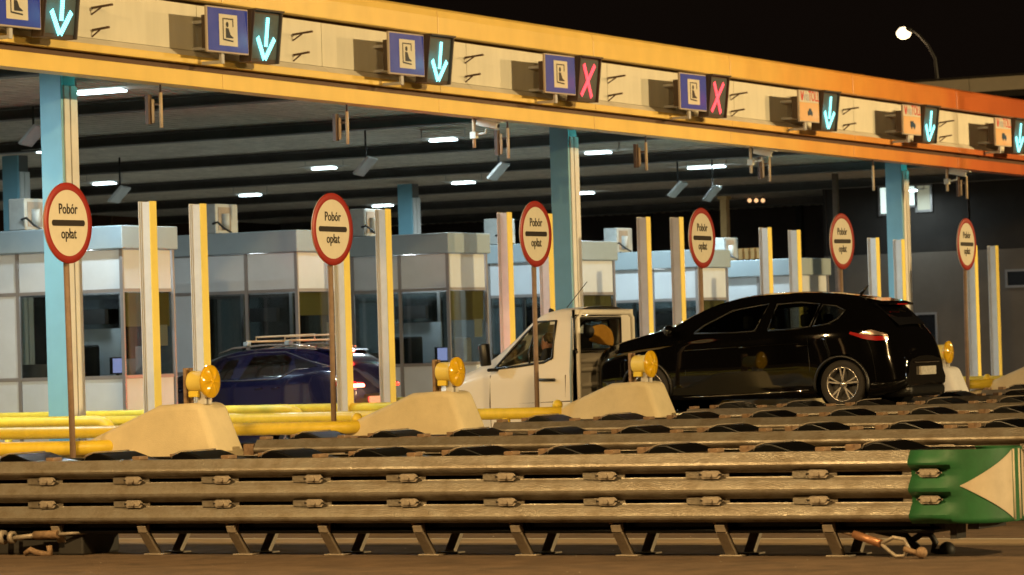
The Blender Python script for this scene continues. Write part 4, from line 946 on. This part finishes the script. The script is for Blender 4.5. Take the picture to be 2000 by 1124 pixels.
MB().tube([(-25.35, ycT - .4, 2.38), (-25.0, ycT - .4, 2.75)], .006, 6).build('aerial', 'trim', tr)
MB().box(-24.85, -18.9, ycT - 1.0, ycT + 1.0, .70, .83).build('flatbed', 'bed', tr, bevel=.015)
MB().box(-24.93, -19.2, ycT - .45, ycT + .45, .40, .69).build('chassis', 'bed', tr)
for s in (-1, 1):
    for x in (-23.3, -22.75): MB().box(x, x + .14, *sorted((ycT + s * 1.0, ycT + s * 1.03)), .74, .81).build('side_marker', 'amberlit', tr, bevel=.01)
    wheel(tr, -20.6, ycT + s * .95, .30, .36, s, 6, .25, 'post_grey')
# driver
def skin(name, pts, edges, rad, m, parent, root=0, sub=2):
    off = parent.location
    me = bpy.data.meshes.new(name); me.from_pydata([tuple(Vector(p) - off) for p in pts], edges, []); me.materials.append(M[m])
    o = bpy.data.objects.new(name, me); C.objects.link(o); o.parent = parent
    sk = o.modifiers.new('skin', 'SKIN'); 
    if not me.skin_vertices: 
        bm = bmesh.new(); bm.from_mesh(me); bm.verts.layers.skin.verify(); bm.to_mesh(me); bm.free()
    for i, v in enumerate(me.skin_vertices[0].data): v.radius = rad[i] if isinstance(rad[i], tuple) else (rad[i], rad[i]); v.use_root = (i == root)
    q = o.modifiers.new('sub', 'SUBSURF'); q.levels = sub; q.render_levels = sub
    sk.use_smooth_shade = True
    return o
hx, hz = onY(1072, 668, ycT - .42); yd = ycT - .42
dr = thing('person', (hx + .1, yd, 1.1), 'truck driver with short dark hair and dark jacket, seen in profile at the wheel', 'person')
skin('torso', [(hx + .12, yd, 1.22), (hx + .12, yd, 1.45), (hx + .08, yd, 1.72), (hx + .06, yd, hz - .17), (hx + .07, yd - .19, 1.74), (hx - .02, yd - .23, 1.50), (hx - .30, yd - .14, 1.52), (hx + .07, yd + .19, 1.74), (hx - .02, yd + .23, 1.50), (hx - .30, yd + .1, 1.55), (hx - .25, yd - .1, 1.2), (hx - .25, yd + .1, 1.2)],
     [(0, 1), (1, 2), (2, 3), (2, 4), (4, 5), (5, 6), (2, 7), (7, 8), (8, 9), (0, 10), (0, 11)], [.15, .15, .15, .06, .08, .055, .04, .08, .055, .04, .09, .09], 'shirt', dr)
h = MB(); 
prof = [(-.145, .001, 0), (-.13, .055, -.03), (-.10, .075, -.03), (-.05, .085, -.012), (0, .092, .0), (.05, .098, .0), (.09, .085, .008), (.12, .05, .01), (.13, .001, .01)]
rows = []
for dz, rr, dx in prof:
    row = []
    for k in range(21):
        t = 2 * math.pi * k / 20; x = -math.cos(t) * rr * 1.12; y = math.sin(t) * rr * .82
        if math.cos(t) > .93 and -.08 < dz < .04: x -= .022 if dz == -.0 or dz == -.05 else .008   # nose
        row.append((hx + dx + x, yd + y, hz + dz))
    rows.append(row)
h.grid(rows); h.lathe((hx + .01, yd, hz), [], 8) if False else None
h.tube([(hx + .02, yd, hz - .1), (hx + .05, yd, hz - .22)], .052, 12); h.sphere((hx + .01, yd - .078, hz - .01), .026, 8, 6, (.6, .4, 1.1))
h.build('head', 'skin', dr)
MB().sphere((hx + .022, yd, hz + .045), .112, 18, 12, (1.0, .84, .88)).build('hair', 'hair', dr)
for s in (-1, 1):
    hp = Vector((hx - .36, yd + s * .12, 1.54)); q = MB(); q.sphere(hp, .045, 10, 8, (1.1, .6, .9))
    for k in range(4): q.tube([hp + Vector((-.03, 0, .03 - k * .02)), hp + Vector((-.07, s * .01, .035 - k * .022)), hp + Vector((-.08, s * .03, .02 - k * .02))], .009, 6)
    q.tube([hp + Vector((.0, 0, .03)), hp + Vector((-.03, s * -.03, .06))], .011, 6); q.build('hand', 'skin', dr)
ox = -25.03; oy, oz = onX(1172, 655, ox)
oj = thing('orange_jacket', (ox, oy, 1.5), 'orange work jacket hanging behind the rear window of the white truck', 'jacket')
q = MB(); q.grid([[(ox + .03 * math.sin(u * 7 + v * 3), oy + (u - .5) * .75 + .05 * v, oz - .17 + v * .30 * (1 - .6 * abs(u - .55)) + .08 * (1 - u)) for u in [i / 10 for i in range(11)]] for v in [j / 8 for j in range(9)]]); q.build('cloth', 'orangecloth', oj, solid=.03, sub=1)
MB().sphere((ox + .02, oy - .38, oz + .06), .10, 12, 8, (.7, 1.2, 1)).build('collar', 'shirt', oj)

# ---- blue SUV in the lane beyond
ycU = 52.05
su = thing('blue_suv', (-34.0, ycU, GZ), 'dark blue SUV with roof rack and lit red brake lights', 'car')
stU = [(-36.55, .42, 1.02, 1.12, .55, .55, .4), (-36.4, .34, 1.16, 1.34, .76, .76, .6), (-36.1, .30, 1.26, 1.50, .86, .86, .7), (-35.7, .30, 1.34, 1.64, .9, .9, .70), (-35.35, .30, 1.38, 1.79, .91, .9, .66), (-34.9, .30, 1.40, 1.90, .92, .91, .66), (-34.3, .30, 1.42, 1.945, .92, .91, .67), (-33.7, .30, 1.44, 1.94, .92, .91, .67),
       (-33.3, .30, 1.48, 1.91, .92, .91, .66), (-33.0, .32, 1.52, 1.84, .92, .89, .64), (-32.75, .34, 1.5, 1.73, .91, .86, .64), (-32.6, .36, 1.42, 1.58, .88, .83, .66), (-32.5, .40, 1.2, 1.36, .84, .78, .66), (-32.42, .46, .95, 1.1, .76, .7, .6)]
sU = Shell(stU, ycU, .02)
PU = lambda *pts: [onY(px, py, ycU - .88) for px, py in pts]
u1 = (PU((424, 742), (450, 742)), PU((432, 706), (458, 701))); u2 = (PU((468, 741), (540, 737), (562, 728)), PU((484, 697), (545, 692), (562, 700))); u3 = (PU((577, 722), (618, 716)), PU((566, 700), (600, 708)))
archU = [(-33.52, .40, .44), (-35.85, .40, .44)]
sU.body('body', 'carblue', su, [shrink(closed(q_), .92) for q_ in (u1, u2)], archU)
for s in (-1, 1):
    for w_, nm in ((u1, 'front_window'), (u2, 'rear_window'), (u3, 'quarter_window')): sU.patch(nm, 'carglass' if nm != 'quarter_window' else 'windark', su, w_, side=s)
    lp = PU((415, 745), (470, 744), (545, 740), (575, 722), (640, 716)); MB().tube(sU.line(lp, s, .008), .012, 6).build('window_trim', 'alloydim', su)
    lp = PU((432, 700), (484, 690), (545, 688), (600, 706), (640, 716)); MB().tube(sU.line(lp, s, .006), .009, 6).build('window_trim', 'alloydim', su)
    MB().tube([(-35.2, ycU + s * .62, 1.87), (-34.9, ycU + s * .64, 1.955), (-34.2, ycU + s * .66, 1.995), (-33.6, ycU + s * .66, 1.985), (-33.2, ycU + s * .64, 1.93)], .018, 8).build('roof_rail', 'alloy', su)
    for ax, az, ar in archU: arch_lip(su, sU, ax, az, ar, s, 'trim', .03); wheel(su, ax, ycU + s * .88, .30, .36, s, 5)
    for x in (-34.2, -33.85): MB().tube(sU.line([(x - .1, 1.25), (x + .05, 1.26)], s, .02), .013, 8).build('door_handle', 'carblue', su)
    ta = [(-32.72, ycU + s * .86, 1.30), (-32.56, ycU + s * .82, 1.29), (-32.47, ycU + s * .70, 1.28), (-32.43, ycU + s * .45, 1.28)]
    MB().tube([(p[0] + .01, p[1] + s * .01, p[2]) for p in ta], .045, 10).build('tail_lamp', 'taillight', su)
    MB().tube([(p[0] + .05, p[1] + s * .02, p[2] - .02) for p in ta[1:]], .03, 8).build('brake_lamp', 'brakelit' if s < 0 else 'brakedim', su)
    MB().box(-35.45, -35.3, *sorted((ycU + s * .92, ycU + s * 1.08)), 1.38, 1.52).build('mirror', 'carblue', su, bevel=.03)
wheel_well(su, sU, *archU[0]); wheel_well(su, sU, *archU[1])
MB().tube([(-32.98, ycU - .22, 1.87), (-32.96, ycU, 1.88), (-32.98, ycU + .22, 1.87)], .024, 8).build('high_brake_light', 'brakelit', su)
MB().prism([(-33.3, 1.93), (-32.95, 1.89), (-32.9, 1.86), (-33.1, 1.85)], 'y', ycU - .6, ycU + .6).build('spoiler', 'carblue', su, bevel=.01)
q = MB(); q.grid([[(-33.0 + .36 * t, ycU + y, 1.84 - .25 * t + .03) for y in (-.55, -.3, 0, .3, .55)] for t in (0, .5, 1)]); q.build('rear_screen', 'windark', su)
MB().box(-32.43, -32.4, ycU - .25, ycU + .25, .95, 1.07).build('number_plate', 'plate', su)
MB().box(-32.42, -32.38, ycU - .7, ycU + .7, .5, .66).build('rear_bumper', 'chrome', su, bevel=.02)
for y in (ycU - .62, ycU + .62):
    pass
rk = MB(); zr = 2.06
for x in (-34.6, -33.75):
    for yy_ in (-.66, .66): MB().box(x - .05, x + .05, ycU + yy_ - .06, ycU + yy_ + .06, 1.98, zr).build('rack_foot', 'boothroof', su, bevel=.02)
    rk.tube([(x, ycU - .66, zr), (x, ycU + .66, zr)], .018, 8)
for y in (ycU - .45, ycU + .45): rk.tube([(-34.55, y, zr + .0), (-34.55, y, zr + .075), (-33.35, y, zr + .09), (-33.35, y, zr)], .015, 8)
rk.build('roof_rack', 'hang', su)
for s in (-1, 1): MB().box(-34.5, -34.38, ycU + s * .38 - .2, ycU + s * .38 + .2, 1.0, 1.7).build('seat', 'seat', su, bevel=.04)
lamp('brake_glow', 'POINT', (-32.1, ycU - .75, 1.25), 110, (1, .05, .03), size=.08, parent=su)
lamp('brake_glow', 'POINT', (-32.5, ycU - .0, 2.0), 20, (1, .05, .03), size=.08, parent=su)

# ------------------------------------------------------------------ building behind, far roof, lamps
YB = 88.0
bd = thing('office_building', (-40, YB, GZ), 'dark two tone office block behind the plaza with two lit windows', 'building')
zj = 4.05
xw = [onY(px, 390, YB) for px in (1722, 1731, 1768, 1790, 1817)]
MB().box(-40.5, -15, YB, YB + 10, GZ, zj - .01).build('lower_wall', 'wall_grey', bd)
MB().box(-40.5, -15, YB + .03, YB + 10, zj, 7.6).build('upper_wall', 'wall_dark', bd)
k = 0
for x in [-40.4 + 2.05 * i for i in range(12)]: MB().box(x - .012, x + .012, YB - .004, YB + .035, GZ, 7.5).build('wall_joint', 'joint', bd)
_, zt1 = onY(1790, 364, YB); _, zb1 = onY(1790, 411, YB)
def window(xa, xb, za, zb_, m_):
    f = MB(); f.box(xa - .06, xb + .06, YB - .03, YB + .03, za - .06, za).box(xa - .06, xb + .06, YB - .03, YB + .03, zb_, zb_ + .06).box(xa - .06, xa, YB - .03, YB + .03, za, zb_).box(xb, xb + .06, YB - .03, YB + .03, za, zb_)
    fo = f.build('window', 'frame', bd); MB().box(xa, xb, YB - .01, YB + .02, za, zb_).build('pane', m_, fo)
xa, xb = onY(1720, 390, YB)[0], onY(1752, 390, YB)[0]; window(xa, xb, zb1 - .05, zt1, 'winlit')
xa, xb = onY(1768, 390, YB)[0], onY(1787, 390, YB)[0]; window(xa, xb, zb1 + .14, zt1, 'winlit')
xa, xb = onY(1792, 390, YB)[0], onY(1817, 390, YB)[0]; window(xa, xb, zb1, zt1, 'windim')
xa, xb = onY(1793, 650, YB)[0], onY(1828, 650, YB)[0]; window(xa, xb, onY(1810, 700, YB)[1], onY(1810, 615, YB)[1], 'windark')
xa, xb = onY(1968, 540, YB)[0], onY(2040, 540, YB)[0]; window(xa, xb, onY(2000, 557, YB)[1], onY(2000, 530, YB)[1], 'windark')
bw = thing('brown_hall', (-60, 96, GZ), 'dark brown hall wall far behind the booths', 'building')
MB().box(-95, -40.6, 96, 106, GZ, 7.4).build('wall', 'brownwall', bw)
for x in [-90 + 5 * i for i in range(10)]: MB().box(x, x + .2, 95.9, 95.98, GZ, 7.3).build('pilaster', 'wall_dark', bw)
# far roof slab beyond the end of the canopy
x0_, z0_ = onY(1820, 178, 98); x1_, z1_ = onY(2000, 158, 98)
fr_ = thing('far_roof', (x0_, 98, z0_), 'flat roof with cream edge beyond the red end of the canopy', 'roof')
ml = [MB().box(x0_ - 1 + 2.2 * k, x0_ + 1.18 + 2.2 * k, 98, 98.08, z0_ - .12, z0_ + .28).build('edge_panel', 'ledge', fr_) for k in range(6)]
MB().box(x0_ - 3, x0_ + 14, 98.09, 110, z0_ - .3, z0_ + .36).build('roof_slab', 'dark', fr_)
MB().box(x0_ + 1.5, x0_ + 14, 99.5, 109, GZ, z0_ - .31).build('wall_under_roof', 'wall_dark', fr_)
# tall ochre post and brown pole seen between booths and wall
x, z = onY(1415, 390, 83); o = thing('ochre_column', (x, 83, GZ), 'ochre column standing behind the farthest booths', 'column')
MB().box(x - .09, x + .09, 82.9, 83.1, GZ, z).build('shaft', 'orangecol', o, bevel=.01); MB().box(x - .13, x + .13, 82.86, 83.14, z, z + .08).build('cap', 'orangecol', o)
x, z = onY(1632, 378, 80); o = thing('brown_pole', (x, 80, GZ), 'dull brown pole behind the fifth round sign', 'pole')
MB().tube([(x, 80, GZ), (x, 80, 5.85)], .08, 12).build('shaft', 'pole', o); MB().tube([(x, 80, GZ), (x, 80, .2)], .12, 12).build('foot', 'pole', o)
x, z = onY(1468, 495, 77); o = thing('wooden_crate', (x, 77, z - .2), 'ochre wooden frame lying on the far booth roof', 'crate')
for k in range(4): MB().box(x - .3 + .16 * k, x - .2 + .16 * k, 76.9, 77.0, z - .14, z + .12).build('slat', 'orangecol', o)
MB().box(x - .32, x + .32, 77.0, 77.05, z + .05, z + .12).build('rail', 'orangecol', o)
for i, px in enumerate((1464, 1477, 1490)):
    x, z = onY(px, 392, 90); o = thing('small_lamp', (x, 90, z), ('leftmost', 'middle', 'rightmost')[i] + ' of three tiny warm lamps far under the canopy', 'lamp', 'three tiny far lamps')
    MB().sphere((x, 90, z), .06, 8, 6).build('bulb', mat('dim_bulb', (1, .7, .4), .5, emit=(1, .55, .25), estr=1.3), o); MB().box(x - .02, x + .02, 90.0, 90.03, z + .05, z + .3).build('stem', 'dark', o)
# street lamp in view
Yl = 110
lx, lz = onY(1765, 65, Yl); bx, bz = onY(1831, 160, Yl); mx_, mz = onY(1826, 115, Yl); m2x, m2z = onY(1812, 88, Yl)
o = thing('street_lamp', (bx, Yl, GZ), 'lit sodium street lamp on a curved pole above the canopy end', 'street lamp')
MB().tube([(bx + .2, Yl, GZ), (bx, Yl, bz), (mx_, Yl, mz), (m2x, Yl, m2z), ((m2x + lx) / 2 + .1, Yl, (m2z + lz) / 2 + .14), (lx + .3, Yl, lz + .1)], [.12, .06, .05, .045, .04, .035], 12).build('pole', 'dark', o)
MB().sphere((lx, Yl, lz + .08), .22, 14, 10, (1.5, .8, .5)).build('lamp_head', 'dark', o)
MB()  .sphere((lx, Yl, lz), .24, 14, 10, (1.05, 1, .85)).build('bulb', 'lampglow', o)
lamp('street_lamp_light', 'POINT', (lx, Yl - .3, lz - .45), 60, (1, .68, .36), size=.22, parent=o)

# plaza masts out of view
def mast(x, y, z, label, power=0, target=None, spot=100, white=False):
    o = thing('light_mast', (x, y, GZ), label, 'light mast', 'light masts on the camera side of the plaza')
    MB().tube([(x, y, GZ), (x, y, z)], [.15, .08], 12).build('pole', 'post_grey', o)
    q = MB(); q.sphere((x, y + .5, z), .2, 10, 8, (1, 1.8, .5)); q.bar((x, y, z), (x, y + .4, z), .06, .06); q.build('lamp_head', 'post_grey', o)
    MB().sphere((x, y + .5, z - .08), .16, 10, 8, (1, 1.5, .6)).build('bulb', 'whiteglow' if white else 'lampglow2', o)
    if power: lamp('mast_light', 'SPOT', (x, y + .5, z - .3), power, SODIUM, target=target, size=.35, spot=spot, blend=.8, parent=o)  # masts without power carry only bulbs, added to glint in car paint
mast(-20, 13, 12.5, 'tall sodium mast left of the viewer', 19000, (-18, 34, 0), 95)
mast(2, 16, 13, 'tall sodium mast right of the viewer', 21000, (-17, 36, 0), 100)
mast(-52, 3, 11, 'sodium mast added for car reflections, far left behind the viewer')
mast(-38, 2, 13, 'fill light added as a mast left behind the viewer', 26000, (-31.6, 58, 6), 60)  # unseen fill spot added to soften the shadows on the fascia
mast(-66, -12, 12, 'white mast added for car reflections, far left behind the viewer', white=True)
mast(-45, -14, 10, 'white mast added for car reflections, left behind the viewer', white=True)
mast(24, 30, 12, 'sodium mast added for car reflections, up the road to the right')
mast(-1, 84, 13, 'sodium mast beyond the end of the canopy', 30000, (-31.6, 76, 6), 90)
mast(30, 48, 8, 'low white mast added for car reflections, up the road', white=True)
mast(60, 40, 11, 'white mast added for car reflections, far up the road', white=True)
mast(-30, -6, 7, 'low sodium mast added for car reflections, behind the viewer')
mast(-56, -3, 8, 'low white mast added for car reflections, left behind the viewer', white=True)
mast(45, 62, 12, 'sodium mast added for car reflections, far up the road to the right')
mast(12, 50, 10, 'white mast added for car reflections, up the road to the right', white=True)
